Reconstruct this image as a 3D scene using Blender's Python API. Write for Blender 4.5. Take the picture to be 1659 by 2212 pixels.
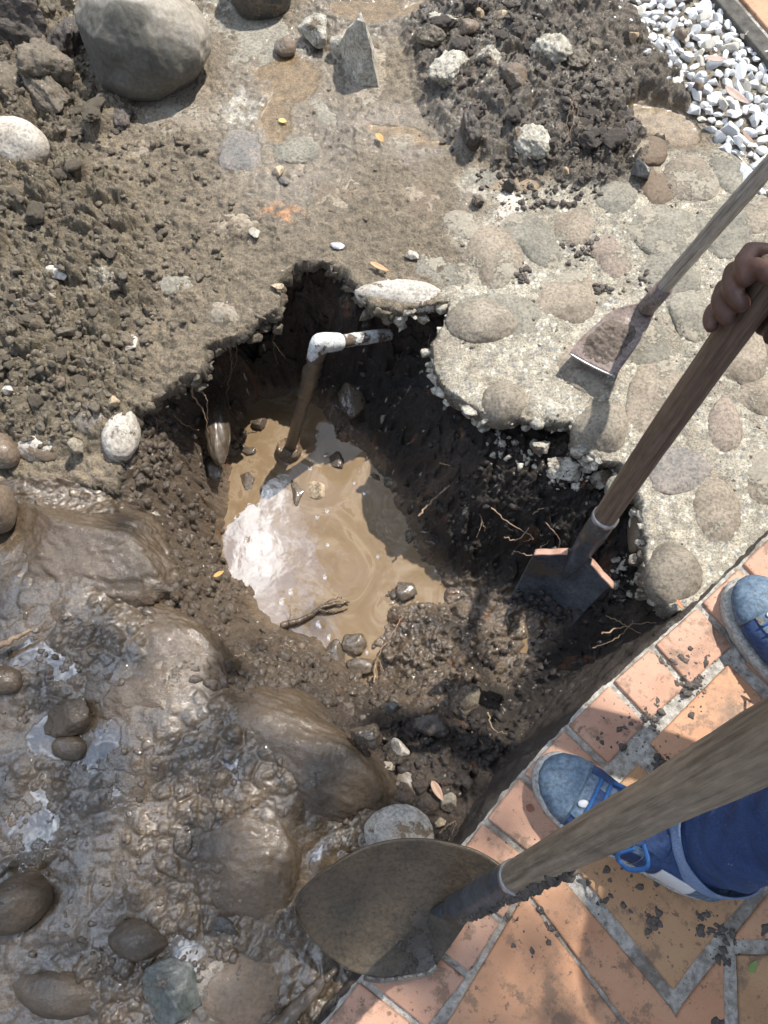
import bpy, bmesh, math, random
import numpy as np
from mathutils import Vector, Matrix
R = math.radians
random.seed(7)
scene = bpy.context.scene
for o in list(bpy.data.objects):
    bpy.data.objects.remove(o)
COL = scene.collection

# ------------------------------------------------------------------ camera
TILT = R(20); CH = 1.25; F = 1536.0; CU, CV = 829.5, 1106.0
cam = bpy.data.cameras.new('camera'); co = bpy.data.objects.new('camera', cam); COL.objects.link(co)
co.location = (0, 0, CH); co.rotation_euler = (TILT, 0, 0)
cam.sensor_fit = 'VERTICAL'; cam.angle = 2 * math.atan(1106 / F)
cam.clip_start = 0.02; cam.clip_end = 2000
scene.camera = co
scene.render.resolution_x = 768; scene.render.resolution_y = 1024

# ------------------------------------------------------------------ sun and sky
SUN_EL, SUN_AZ = R(57), R(50)            # azimuth counted from +X towards +Y
SDIR = Vector((math.cos(SUN_EL) * math.cos(SUN_AZ), math.cos(SUN_EL) * math.sin(SUN_AZ), math.sin(SUN_EL)))
sl = bpy.data.lights.new('sun', 'SUN'); sl.energy = 5.0; sl.angle = R(0.5); sl.color = (1, .955, .88)
so = bpy.data.objects.new('sun', sl); COL.objects.link(so)
so.rotation_euler = SDIR.to_track_quat('Z', 'Y').to_euler(); so.location = (2, 3, 6)
world = bpy.data.worlds.new('World'); scene.world = world; world.use_nodes = True
wn, wl = world.node_tree.nodes, world.node_tree.links
wn.clear()
wo = wn.new('ShaderNodeOutputWorld'); bg = wn.new('ShaderNodeBackground')
sky = wn.new('ShaderNodeTexSky'); sky.sky_type = 'NISHITA'; sky.sun_disc = False
sky.sun_elevation = SUN_EL; sky.sun_rotation = R(90) - SUN_AZ
tc = wn.new('ShaderNodeTexCoord')
cn = wn.new('ShaderNodeTexNoise'); cn.inputs['Scale'].default_value = 2.6; cn.inputs['Detail'].default_value = 7
cn.inputs['Roughness'].default_value = .58; cn.inputs['Distortion'].default_value = .4
cmap = wn.new('ShaderNodeMapping'); cmap.inputs['Location'].default_value = (.35, .1, 0); cmap.inputs['Scale'].default_value = (1, 1, 1.6)
cr = wn.new('ShaderNodeValToRGB'); cr.color_ramp.elements[0].position = .38; cr.color_ramp.elements[1].position = .60
mx = wn.new('ShaderNodeMix'); mx.data_type = 'RGBA'
mul = wn.new('ShaderNodeVectorMath'); mul.operation = 'SCALE'; mul.inputs['Scale'].default_value = 1.0
wl.new(tc.outputs['Generated'], cmap.inputs['Vector']); wl.new(cmap.outputs[0], cn.inputs['Vector'])
wl.new(cn.outputs['Fac'], cr.inputs['Fac'])
# one bright bank of cloud, high up on the left
bd = Vector((-.36, .10, .92)).normalized(); dt = wn.new('ShaderNodeVectorMath'); dt.operation = 'DOT_PRODUCT'; dt.inputs[1].default_value = bd
nrmz = wn.new('ShaderNodeVectorMath'); nrmz.operation = 'NORMALIZE'; wl.new(tc.outputs['Generated'], nrmz.inputs[0]); wl.new(nrmz.outputs[0], dt.inputs[0])
jn = wn.new('ShaderNodeTexNoise'); jn.inputs['Scale'].default_value = 9; jn.inputs['Detail'].default_value = 5; wl.new(nrmz.outputs[0], jn.inputs['Vector']); jm = wn.new('ShaderNodeMath'); jm.operation = 'MULTIPLY_ADD'; jm.inputs[1].default_value = .05; wl.new(jn.outputs['Fac'], jm.inputs[0]); ja = wn.new('ShaderNodeMath'); ja.operation = 'SUBTRACT'; ja.inputs[1].default_value = .025; wl.new(dt.outputs['Value'], jm.inputs[2]); wl.new(jm.outputs[0], ja.inputs[0])
br = wn.new('ShaderNodeMapRange'); br.interpolation_type = 'SMOOTHSTEP'; br.inputs['From Min'].default_value = math.cos(R(20)); br.inputs['From Max'].default_value = math.cos(R(17)); br.inputs['To Min'].default_value = 0; br.inputs['To Max'].default_value = 1
wl.new(ja.outputs[0], br.inputs['Value']); cb = wn.new('ShaderNodeMix'); cb.data_type = 'RGBA'; cb.inputs['A'].default_value = (4.2, 4.6, 5.4, 1); cb2 = wn.new('ShaderNodeMix'); cb2.data_type = 'RGBA'; cb2.inputs['A'].default_value = (7, 10.5, 17, 1); cb2.inputs['B'].default_value = (60, 65, 71, 1); pn_ = wn.new('ShaderNodeTexNoise'); pn_.inputs['Scale'].default_value = 6.5; pn_.inputs['Detail'].default_value = 4; wl.new(nrmz.outputs[0], pn_.inputs['Vector']); pr_ = wn.new('ShaderNodeValToRGB'); pr_.color_ramp.elements[0].position = .46; pr_.color_ramp.elements[1].position = .62; wl.new(pn_.outputs['Fac'], pr_.inputs['Fac']); wl.new(pr_.outputs['Color'], cb2.inputs['Factor']); wl.new(cb2.outputs['Result'], cb.inputs['B'])
wl.new(br.outputs[0], cb.inputs['Factor']); mf = wn.new('ShaderNodeMath'); mf.operation = 'MAXIMUM'; wl.new(cr.outputs['Color'], mf.inputs[0]); wl.new(br.outputs[0], mf.inputs[1]); wl.new(mf.outputs[0], mx.inputs['Factor']); wl.new(cb.outputs['Result'], mx.inputs['B'])
wl.new(sky.outputs[0], mx.inputs['A'])
wl.new(mx.outputs['Result'], bg.inputs['Color']); bg.inputs['Strength'].default_value = .105
wl.new(bg.outputs[0], wo.inputs['Surface'])
scene.view_settings.view_transform = 'Standard'; scene.view_settings.look = 'None'
scene.view_settings.exposure = .30; scene.view_settings.gamma = 1.0

# ------------------------------------------------------------------ plan helpers
cT, sT = math.cos(TILT), math.sin(TILT)
def ray(u, v):
    a = (np.asarray(u, float) - CU) / F; b = (CV - np.asarray(v, float)) / F
    return a, sT + b * cT, -cT + b * sT
def G(u, v, z=0.0):                      # plan position at height z
    x, y, k = ray(u, v); t = (z - CH) / k
    return x * t, y * t
def P(u, v, d):                          # a point at distance d along the view axis
    x, y, k = ray(u, v); return Vector((float(x) * d, float(y) * d, CH + float(k) * d))
def GV(u, v, z=0.0):
    x, y = G(u, v, z); return Vector((float(x), float(y), z))
def plan_uv(x, y, z=0.0):                # inverse of G for ground points
    dz = z - CH; dep = y * sT - dz * cT; up = y * cT + dz * sT
    return CU + F * x / dep, CV - F * up / dep
def mpp(u, v, z=0.0):                    # metres per unit of plan drawing
    x, y = G(u, v, z); return float(y * sT + (CH - z) * cT) / F
def jac(u, v, z=0.0):
    x0, y0 = G(u, v, z); x1, y1 = G(u + 1, v, z); x2, y2 = G(u, v + 1, z)
    return np.array([[x1 - x0, x2 - x0], [y1 - y0, y2 - y0]], float)

# ------------------------------------------------------------------ noise
def _h(ix, iy, s):
    h = (ix.astype(np.int64) * 374761393 + iy.astype(np.int64) * 668265263 + s * 1442695041) & 0xffffffff
    h = ((h ^ (h >> 13)) * 1274126177) & 0xffffffff
    h = ((h ^ (h >> 16)) * 2246822519) & 0xffffffff
    return ((h ^ (h >> 15)) & 0xffffff) / float(0xffffff)
def perlin(x, y, s=0):
    ix = np.floor(x); iy = np.floor(y); fx = x - ix; fy = y - iy
    ux = fx * fx * fx * (fx * (fx * 6 - 15) + 10); uy = fy * fy * fy * (fy * (fy * 6 - 15) + 10)
    def g(a, b):
        an = _h(ix + a, iy + b, s) * 6.2831853
        return np.cos(an) * (fx - a) + np.sin(an) * (fy - b)
    n0 = g(0, 0) * (1 - ux) + g(1, 0) * ux; n1 = g(0, 1) * (1 - ux) + g(1, 1) * ux
    return 1.5 * (n0 * (1 - uy) + n1 * uy)
def fbm(x, y, sc, oc=4, s=0, gain=.5):
    r = 0; a = 1; n = 0
    for k in range(oc):
        r = r + a * perlin(x * sc, y * sc, s + k * 17); n += a; a *= gain; sc *= 2.03
    return r / n
def worley(x, y, sc, s=0):
    x = x * sc; y = y * sc; ix = np.floor(x); iy = np.floor(y)
    f1 = np.full(x.shape, 9.); f2 = np.full(x.shape, 9.); idv = np.zeros(x.shape)
    for a in (-1, 0, 1):
        for b in (-1, 0, 1):
            px = ix + a + _h(ix + a, iy + b, s); py = iy + b + _h(ix + a, iy + b, s + 5)
            d = np.hypot(px - x, py - y); idn = _h(ix + a, iy + b, s + 9)
            c = d < f1
            f2 = np.where(c, f1, np.minimum(f2, d)); f1 = np.where(c, d, f1); idv = np.where(c, idn, idv)
    return f1, f2, idv
def n3(p, sc, s=0):                      # cheap 3D noise on points (n,3)
    x, y, z = p[:, 0] * sc, p[:, 1] * sc, p[:, 2] * sc
    return (perlin(x + z * .37 + 3.1, y + z * .71, s) + perlin(y + x * .41 + 7.7, z + x * .53, s + 3) + perlin(z + y * .39 + 1.3, x - y * .47, s + 6)) / 2.2
def sstep(a, b, x):
    t = np.clip((x - a) / (b - a), 0, 1); return t * t * (3 - 2 * t)
def poly_sdf(x, y, pts):                 # signed distance (negative inside) and nearest point
    pts = np.asarray(pts, float); n = len(pts); best = np.full(x.shape, 1e9); bx = np.zeros(x.shape); by = np.zeros(x.shape)
    ins = np.zeros(x.shape, bool)
    for i in range(n):
        ax, ay = pts[i]; cx, cy = pts[(i + 1) % n]; ex, ey = cx - ax, cy - ay
        t = np.clip(((x - ax) * ex + (y - ay) * ey) / (ex * ex + ey * ey + 1e-12), 0, 1)
        qx = ax + t * ex; qy = ay + t * ey; d = (x - qx) ** 2 + (y - qy) ** 2
        m = d < best; best = np.where(m, d, best); bx = np.where(m, qx, bx); by = np.where(m, qy, by)
        c = ((ay > y) != (cy > y)) & (x < ex * (y - ay) / (ey + 1e-12) + ax); ins ^= c
    d = np.sqrt(best); return np.where(ins, -d, d), bx, by
def blob(U, V, u, v, ru, rv, rot=0, soft=.25):   # soft ellipse mask
    c, s = math.cos(R(rot)), math.sin(R(rot)); a = ((U - u) * c + (V - v) * s) / ru; b = (-(U - u) * s + (V - v) * c) / rv
    return 1 - sstep(1 - soft, 1 + soft, np.hypot(a, b))
def catmull(pts, k=6, closed=True):
    pts = [np.array(p, float) for p in pts]; n = len(pts); out = []
    for i in range(n if closed else n - 1):
        g = (lambda j: pts[j % n]) if closed else (lambda j: pts[min(max(j, 0), n - 1)])
        p0, p1, p2, p3 = g(i - 1), g(i), g(i + 1), g(i + 2)
        for q in range(k):
            t = q / k
            out.append(.5 * ((2 * p1) + (-p0 + p2) * t + (2 * p0 - 5 * p1 + 4 * p2 - p3) * t * t + (-p0 + 3 * p1 - 3 * p2 + p3) * t ** 3))
    if not closed: out.append(pts[-1])
    return np.array(out)

# ------------------------------------------------------------------ object helpers
def tag(o, label=None, cat=None, group=None, kind=None):
    if label: o['label'] = label
    if cat: o['category'] = cat
    if group: o['group'] = group
    if kind: o['kind'] = kind
    return o
def mesh_np(name, co_, faces, mat=None, parent=None, smooth=True, attrs=None, loc=None):
    me = bpy.data.meshes.new(name); co_ = np.asarray(co_, float)
    if loc is not None: co_ = co_ - np.array(loc)
    if isinstance(faces, np.ndarray):
        k = faces.shape[1]; me.vertices.add(len(co_)); me.vertices.foreach_set('co', co_.astype(np.float32).ravel())
        me.loops.add(faces.size); me.loops.foreach_set('vertex_index', faces.astype(np.int32).ravel())
        me.polygons.add(len(faces)); me.polygons.foreach_set('loop_start', np.arange(0, faces.size, k, dtype=np.int32))
        me.update(calc_edges=True); me.validate()
    else:
        me.from_pydata([tuple(c) for c in co_], [], faces); me.update()
    if smooth: me.polygons.foreach_set('use_smooth', np.ones(len(me.polygons), bool))
    for k_, a in (attrs or {}).items():
        if a.ndim == 2:
            at = me.attributes.new(k_, 'FLOAT_COLOR', 'POINT'); at.data.foreach_set('color', np.c_[a, np.ones(len(a))].astype(np.float32).ravel())
        else:
            at = me.attributes.new(k_, 'FLOAT', 'POINT'); at.data.foreach_set('value', a.astype(np.float32))
    if mat: me.materials.append(mat)
    o = bpy.data.objects.new(name, me); COL.objects.link(o)
    if loc is not None: o.location = loc
    if parent is not None:
        o.parent = parent
        if loc is not None: o.location = Vector(loc) - parent.location
        else: o.location = -parent.location
    return o
def empty(name, loc, label=None, cat=None, group=None):
    o = bpy.data.objects.new(name, None); COL.objects.link(o); o.location = loc; o.empty_display_size = .05
    return tag(o, label, cat, group)
def grid_faces(nx, ny, mask=None):
    i, j = np.meshgrid(np.arange(nx - 1), np.arange(ny - 1), indexing='ij')
    a = i * ny + j; q = np.stack([a, a + ny, a + ny + 1, a + 1], -1).reshape(-1, 4)
    if mask is not None: q = q[mask.ravel()]
    return q
def compact(co_, q, attrs):
    used = np.zeros(len(co_), bool); used[q.ravel()] = True; idx = np.cumsum(used) - 1
    return co_[used], idx[q], {k: a[used] for k, a in attrs.items()}
def tube(path, rad, sides=12, caps=True, flat=1.0):
    pts = [Vector(p) for p in path]; n = len(pts); rad = [rad] * n if not hasattr(rad, '__len__') else list(rad)
    vs, fs = [], []; t0 = (pts[1] - pts[0]).normalized(); nrm = t0.orthogonal().normalized()
    for i in range(n):
        t = (pts[min(i + 1, n - 1)] - pts[max(i - 1, 0)]).normalized()
        nrm = (nrm - t * nrm.dot(t)).normalized(); b = t.cross(nrm)
        for k in range(sides):
            a = 2 * math.pi * k / sides; vs.append(tuple(pts[i] + (nrm * math.cos(a) + b * math.sin(a) * flat) * rad[i]))
    for i in range(n - 1):
        for k in range(sides):
            k2 = (k + 1) % sides; fs.append((i * sides + k, i * sides + k2, (i + 1) * sides + k2, (i + 1) * sides + k))
    if caps:
        fs.append(tuple(range(sides))[::-1]); fs.append(tuple((n - 1) * sides + k for k in range(sides)))
    return vs, fs
def merge(parts):
    vs, fs = [], []
    for v, f in parts:
        o = len(vs); vs += [tuple(q) for q in v]; fs += [tuple(int(i) + o for i in g) for g in f]
    return vs, fs
_ico = {}
def ico(sub):
    if sub not in _ico:
        bm = bmesh.new(); bmesh.ops.create_icosphere(bm, subdivisions=sub, radius=1)
        _ico[sub] = (np.array([v.co[:] for v in bm.verts]), np.array([[v.index for v in f.verts] for f in bm.faces])); bm.free()
    return _ico[sub][0].copy(), _ico[sub][1]
def rock_unit(seed, sub=4, cuts=0, rough=.06, lump=.12, sq=1.0, cutd=(.55, .85), fine=0.0, dots=0.0):
    p, f = ico(sub); rng = np.random.RandomState(seed)
    if sq != 1: p = np.sign(p) * np.abs(p) ** sq; 
    p = p * (1 + lump * n3(p + seed * 3.3, .9, seed))[:, None]
    for _ in range(cuts):
        n = rng.normal(size=3); n /= np.linalg.norm(n); d = rng.uniform(*cutd)
        e = np.maximum(0, p @ n - d); p = p - e[:, None] * n * .97
    p = p * (1 + rough * n3(p + seed, 3.1, seed + 1) + rough * .5 * n3(p + seed, 8.3, seed + 2))[:, None]
    if dots: p = p * (1 + dots * np.clip(n3(p + seed, 11., seed + 8) - .12, 0, 1) + dots * .6 * np.clip(n3(p + seed, 22., seed + 9) - .1, 0, 1))[:, None]
    if fine: p = p * (1 + fine * n3(p + seed, 17., seed + 4) + fine * .6 * n3(p + seed, 34., seed + 5))[:, None]
    return p, f

def merged_rocks(items, sub, seed0, **kw):
    V_, F_ = [], []; o_ = 0; protos = [rock_unit(seed0 + k, sub, **kw) for k in range(12)]
    for i, (x, y, z, r, hz) in enumerate(items):
        p, f = protos[i % 12]; a = random.uniform(0, 6.28); c, s = math.cos(a), math.sin(a); st = random.uniform(.7, 1.3)
        q = np.c_[(p[:, 0] * c * st - p[:, 1] * s) * r, (p[:, 0] * s * st + p[:, 1] * c) * r, p[:, 2] * hz] + np.array([x, y, z])
        V_.append(q); F_.append(f + o_); o_ += len(p)
    return np.vstack(V_), np.vstack(F_)

# ------------------------------------------------------------------ materials
def newmat(name):
    m = bpy.data.materials.new(name); m.use_nodes = True; nt = m.node_tree; b = nt.nodes['Principled BSDF']; return m, nt, b
def N(nt, t, **kw):
    n = nt.nodes.new(t)
    for k, v in kw.items():
        if k in n.inputs: n.inputs[k].default_value = v
        else: setattr(n, k, v)
    return n
def noise(nt, sc, det=4, rough=.55, coord='Object', stretch=None, dist=0):
    t = N(nt, 'ShaderNodeTexCoord'); n = N(nt, 'ShaderNodeTexNoise', Scale=sc, Detail=det, Roughness=rough, Distortion=dist)
    src = t.outputs[coord]
    if coord == 'Object':
        oi = N(nt, 'ShaderNodeObjectInfo'); va = N(nt, 'ShaderNodeVectorMath', operation='ADD'); vs_ = N(nt, 'ShaderNodeVectorMath', operation='SCALE'); vs_.inputs['Scale'].default_value = 7.3
        nt.links.new(oi.outputs['Location'], vs_.inputs[0]); nt.links.new(src, va.inputs[0]); nt.links.new(vs_.outputs[0], va.inputs[1]); src = va.outputs[0]
    if stretch:
        mp = N(nt, 'ShaderNodeMapping'); mp.inputs['Scale'].default_value = stretch; nt.links.new(src, mp.inputs[0]); src = mp.outputs[0]
    nt.links.new(src, n.inputs['Vector']); return n.outputs['Fac']
def ramp(nt, src, stops):
    r = N(nt, 'ShaderNodeValToRGB'); e = r.color_ramp.elements
    while len(e) < len(stops): e.new(.5)
    for k, (p, c) in enumerate(stops):
        e[k].position = p; e[k].color = (*c, 1) if len(c) == 3 else c
    nt.links.new(src, r.inputs[0]); return r.outputs[0]
def mixc(nt, fac, a, b, mode='MIX'):
    m = N(nt, 'ShaderNodeMix', data_type='RGBA', blend_type=mode)
    for k, s in (('Factor', fac), ('A', a), ('B', b)):
        if isinstance(s, (int, float)): m.inputs[k].default_value = s
        elif isinstance(s, tuple): m.inputs[k].default_value = (*s, 1)
        else: nt.links.new(s, m.inputs[k])
    return m.outputs['Result']
def math_(nt, op, a, b=0.0, c=None):
    m = N(nt, 'ShaderNodeMath', operation=op)
    for i, s in enumerate((a, b) if c is None else (a, b, c)):
        if isinstance(s, (int, float)): m.inputs[i].default_value = s
        else: nt.links.new(s, m.inputs[i])
    return m.outputs[0]
def bump(nt, b, src, dist=.002, strength=.8, prev=None):
    n = N(nt, 'ShaderNodeBump', Strength=strength, Distance=dist); nt.links.new(src, n.inputs['Height'])
    if prev is not None: nt.links.new(prev, n.inputs['Normal'])
    nt.links.new(n.outputs[0], b.inputs['Normal']); nt.links.new(n.outputs[0], b.inputs['Coat Normal']); return n.outputs[0]
MUD = (.175, .128, .088); DARK = (.045, .033, .026)
def ground_mat(name, spots=True):
    m, nt, b = newmat(name)
    A = N(nt, 'ShaderNodeAttribute', attribute_name='base'); W = N(nt, 'ShaderNodeAttribute', attribute_name='wet')
    n1 = noise(nt, 45, 6, .65); n2 = noise(nt, 260, 4, .6); n3_ = noise(nt, 900, 2, .6)
    v = ramp(nt, n1, [(.30, (.58, .56, .54)), (.5, (1, 1, 1)), (.70, (1.42, 1.38, 1.3))])
    c = mixc(nt, 1.0, A.outputs['Color'], v, 'MULTIPLY')
    v2 = ramp(nt, n2, [(.34, (.5, .48, .46)), (.5, (1, 1, 1)), (.66, (1.5, 1.5, 1.46))])
    c = mixc(nt, .8, c, v2, 'MULTIPLY'); nt.links.new(c, b.inputs['Base Color'])
    rr = math_(nt, 'MULTIPLY_ADD', math_(nt, 'POWER', W.outputs['Fac'], 3.0), -.5, .80)
    rr = math_(nt, 'MULTIPLY_ADD', n1, .25, math_(nt, 'ADD', rr, -.12))
    rr = math_(nt, 'MAXIMUM', rr, .07); nt.links.new(rr, b.inputs['Roughness'])
    cw = math_(nt, 'MULTIPLY', W.outputs['Fac'], .9); nt.links.new(cw, b.inputs['Coat Weight']); b.inputs['Coat Roughness'].default_value = .06
    b.inputs['Coat IOR'].default_value = 1.65
    dry = math_(nt, 'MINIMUM', math_(nt, 'MULTIPLY', math_(nt, 'SUBTRACT', 1.0, W.outputs['Fac']), 1.7), 1.0)
    nb = math_(nt, 'MULTIPLY', math_(nt, 'MULTIPLY_ADD', n2, 1.0, math_(nt, 'MULTIPLY', n3_, .35)), dry); n1b = math_(nt, 'MULTIPLY', n1, dry)
    nm = bump(nt, b, n1b, .006, .6); nm = bump(nt, b, nb, .0035, .9, nm)
    return m
def stone_mat(name, c1, c2, mud=.3, wet=.0, scale=14, spec=None, mudc=MUD, bumpd=.0015):
    m, nt, b = newmat(name)
    n1 = noise(nt, scale, 6, .6, dist=.3); n2 = noise(nt, 160, 4, .65); n4 = noise(nt, 9, 6, .62)
    c = ramp(nt, n1, [(.32, c1), (.68, c2)])
    c = mixc(nt, .95, c, ramp(nt, n2, [(.35, (.55, .55, .55)), (.5, (1, 1, 1)), (.66, (1.35, 1.35, 1.35))]), 'MULTIPLY')
    mm = ramp(nt, math_(nt, 'MULTIPLY_ADD', n2, .25, n4), [(.86 - mud * .55, (0, 0, 0)), (.89 - mud * .55, (1, 1, 1))])
    # mm is 1 where mud sits
    c = mixc(nt, mm, c, mixc(nt, 1.0, mudc, ramp(nt, n2, [(.3, (.7, .7, .7)), (.7, (1.25, 1.25, 1.25))]), 'MULTIPLY')); nt.links.new(c, b.inputs['Base Color'])
    r0 = .78 - wet * .32
    rr = math_(nt, 'MULTIPLY_ADD', n2, .25, r0 - .12); nt.links.new(math_(nt, 'MAXIMUM', rr, .08), b.inputs['Roughness'])
    b.inputs['Coat Weight'].default_value = min(1, wet * 1.1); b.inputs['Coat Roughness'].default_value = .07; b.inputs['Coat IOR'].default_value = 1.6
    nm = bump(nt, b, mm, .0015, .7); nm = bump(nt, b, n2, bumpd, .8, nm)
    return m
def simple_mat(name, c1, c2, sc=30, rough=.7, bumpd=.001, stretch=None, metallic=0, det=5, lo=.3, hi=.7, coat=0):
    m, nt, b = newmat(name); n1 = noise(nt, sc, det, .6, stretch=stretch)
    nt.links.new(ramp(nt, n1, [(lo, c1), (hi, c2)]), b.inputs['Base Color']); b.inputs['Roughness'].default_value = rough
    b.inputs['Metallic'].default_value = metallic; b.inputs['Coat Weight'].default_value = coat; b.inputs['Coat Roughness'].default_value = .12
    if bumpd: bump(nt, b, n1, bumpd, .8)
    return m
M = {}
M['ground'] = ground_mat('wet soil')
M['slab'] = ground_mat('cobble concrete')
M['grey_stone'] = stone_mat('river stone grey', (.17, .145, .11), (.34, .29, .225), mud=.2)
M['boulder'] = stone_mat('boulder', (.10, .105, .09), (.36, .32, .26), mud=.22, scale=6, mudc=(.30, .25, .2))
M['pale_stone'] = stone_mat('pale stone', (.38, .33, .27), (.56, .52, .46), mud=.22)
M['muddy_stone'] = stone_mat('muddy stone', (.12, .10, .08), (.19, .16, .13), mud=.72, wet=.5, bumpd=.002, mudc=(.088, .060, .035))
M['muddy_dry'] = stone_mat('muddy stone dull', (.17, .14, .115), (.3, .26, .21), mud=.5, wet=.25)
M['dark_stone'] = stone_mat('dark stone', (.05, .05, .045), (.13, .115, .10), mud=.25, wet=.3)
M['green_stone'] = stone_mat('green rock', (.055, .065, .055), (.16, .16, .14), mud=.2, wet=.6)
M['concrete'] = stone_mat('broken concrete', (.30, .27, .21), (.58, .54, .46), mud=.28, scale=40, bumpd=.004)
M['white_stone'] = stone_mat('white marble', (.62, .63, .62), (.86, .87, .87), mud=.0, scale=20)
M['tan_stone'] = stone_mat('tan stone', (.35, .25, .15), (.52, .42, .30), mud=.1)
M['pit_clod'] = stone_mat('pit shade clod', (.016, .012, .010), (.048, .036, .029), mud=.05, wet=.15, bumpd=.004)  # darker copy of the dark clod, with the pit's shade in its colour
M['soil_clod'] = stone_mat('soil clod', (.095, .076, .053), (.20, .165, .12), mud=.2, wet=.15, bumpd=.004)
M['dark_clod'] = stone_mat('dark soil clod', (.050, .040, .033), (.13, .105, .086), mud=.05, wet=.2, bumpd=.004)

# ------------------------------------------------------------------ outline of the pit
lip_px = [(290, 890), (345, 850), (400, 808), (438, 800), (440, 745), (520, 715), (562, 682), (603, 665), (600, 605), (640, 564), (700, 562), (750, 588), (775, 620), (800, 655), (860, 668), (940, 652), (972, 642), (968, 690), (935, 735), (940, 785), (965, 840), (1030, 880), (1070, 900), (1130, 900), (1245, 912), (1250, 960), (1300, 992), (1345, 995), (1390, 1090), (1398, 1200), (1405, 1260), (1450, 1318), (1500, 1320)]
cut_px = lip_px + [(1560, 1600), (1200, 2500), (600, 2700), (-700, 2500), (-700, 1090), (-300, 1050), (0, 1035), (130, 1030), (235, 1050), (250, 1000), (285, 930)]
cut_xy = np.array([[float(c) for c in G(u, v)] for u, v in cut_px])
WATER_Z = -.374

ctrl = [(-150,1050,-.03),(-150,1300,0),(-150,1700,0),(-150,2212,0),(150,1500,-.005),(150,1900,-.01),(150,2300,0),(450,1900,-.01),(450,2300,0),(450,1600,-.005),(330,1400,-.01),(700,1750,-.02),(650,1900,-.02),(800,1900,-.03),(700,2250,-.02),(900,1720,-.06),(960,1680,-.08),(1000,1800,-.05),
 (250,1150,-.03),(290,1290,-.03),(200,1050,-.03),(0,1150,-.01),(290,1010,-.05),(330,1000,-.1),(400,1000,-.2),(450,1050,-.30),(497,1080,-.385),(360,1200,-.1),(430,1220,-.25),(476,1200,-.385),(380,1330,-.06),(450,1330,-.18),(530,1275,-.37),(580,1335,-.385),(470,1440,-.05),(560,1430,-.17),(640,1400,-.3),(700,1400,-.385),(600,1500,-.06),(750,1540,-.11),(700,1465,-.22),(790,1480,-.37),(850,1580,-.14),(900,1640,-.09),
 (840,1290,-.39),(950,1350,-.33),(900,1450,-.31),(1000,1450,-.31),(830,1400,-.375),(950,1540,-.2),(1010,1530,-.18),(900,1560,-.16),
 (1100,1620,-.12),(1020,1700,-.1),(1200,1530,-.15),(1300,1440,-.18),(1400,1350,-.2),(1100,1500,-.33),(1150,1420,-.36),(1080,1350,-.365),(1200,1350,-.36),(1050,1400,-.35),(1300,1360,-.26),(1340,1270,-.22),
 (700,915,-.385),(780,980,-.385),(840,1060,-.385),(880,1150,-.385),(930,1230,-.385),(970,1290,-.385),(780,900,-.32),(870,970,-.28),(930,1060,-.27),(970,1160,-.28),(1010,1240,-.34),(820,820,-.25),(900,880,-.18),(1000,960,-.13),(1040,1050,-.15),(1110,1100,-.17),(1100,1000,-.11),(1200,1050,-.10),(1200,1150,-.17),(1280,1100,-.12),(1320,1150,-.15),(1350,1050,-.09),(1380,1180,-.14),(1150,980,-.10),(1070,1200,-.3),
 (560,875,-.395),(640,868,-.395),(560,800,-.33),(640,780,-.3),(720,760,-.28),(560,740,-.2),(650,700,-.16),(720,680,-.12),(700,610,-.1),(640,620,-.09),(800,720,-.15),(880,700,-.12),(860,780,-.2),(760,830,-.3),(490,830,-.28),(500,740,-.15),(440,860,-.2),(450,960,-.31),(360,890,-.12),
 (600,1000,-.42),(700,1100,-.47),(620,1200,-.47),(780,1220,-.46),(650,950,-.43),(540,1000,-.405),
 (700,430,-.1),(400,600,-.1),(1100,750,-.1),(1480,1000,-.1),(200,750,-.08),(0,850,-.05),(-200,700,-.08),(1500,600,-.1),(1700,900,-.1),(700,150,-.1),(100,200,-.1),(1400,200,-.1),(1700,1300,-.12),(1500,1600,-.1),(1300,2000,-.1),(1000,2250,-.05)]
cp = np.array([[*(float(c) for c in G(u, v, z)), z] for u, v, z in ctrl])
def tps(r2): return .5 * r2 * np.log(r2 + 1e-9)
def rbf_fit(cp, lam=2e-4):
    n = len(cp); d2 = ((cp[:, None, :2] - cp[None, :, :2]) ** 2).sum(-1); K = tps(d2) + np.eye(n) * lam
    Pm = np.c_[np.ones(n), cp[:, :2]]; A = np.zeros((n + 3, n + 3)); A[:n, :n] = K; A[:n, n:] = Pm; A[n:, :n] = Pm.T
    return np.linalg.solve(A, np.r_[cp[:, 2], 0, 0, 0])
wts = rbf_fit(cp)
def rbf_eval(x, y):
    r = wts[-3] + wts[-2] * x + wts[-1] * y
    for i in range(len(cp)): r = r + wts[i] * tps((x - cp[i, 0]) ** 2 + (y - cp[i, 1]) ** 2)
    return r
gx = np.arange(-1.3, 1.31, .02); gy = np.arange(-.8, 2.3, .02)
GX, GY = np.meshgrid(gx, gy, indexing='ij')
GZ = np.clip(rbf_eval(GX, GY), -.5, .02)
def pit(x, y):                            # bicubic-ish lookup of the coarse surface
    fx = np.clip((x - gx[0]) / .02, 0, len(gx) - 1.001); fy = np.clip((y - gy[0]) / .02, 0, len(gy) - 1.001)
    i = fx.astype(int); j = fy.astype(int); a = fx - i; b = fy - j
    return (GZ[i, j] * (1 - a) + GZ[i + 1, j] * a) * (1 - b) + (GZ[i, j + 1] * (1 - a) + GZ[i + 1, j + 1] * a) * b

kerb_px = [(2300, 480), (1900, 905), (1659, 1150), (1480, 1322), (1300, 1480), (1150, 1635), (1050, 1752), (955, 1875), (850, 2012), (760, 2125), (690, 2212), (560, 2400), (300, 2800)]
PZ = .018
kerb_xy = catmull([[float(c) for c in G(u, v, PZ)] for u, v in kerb_px], 10, closed=False)

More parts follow.
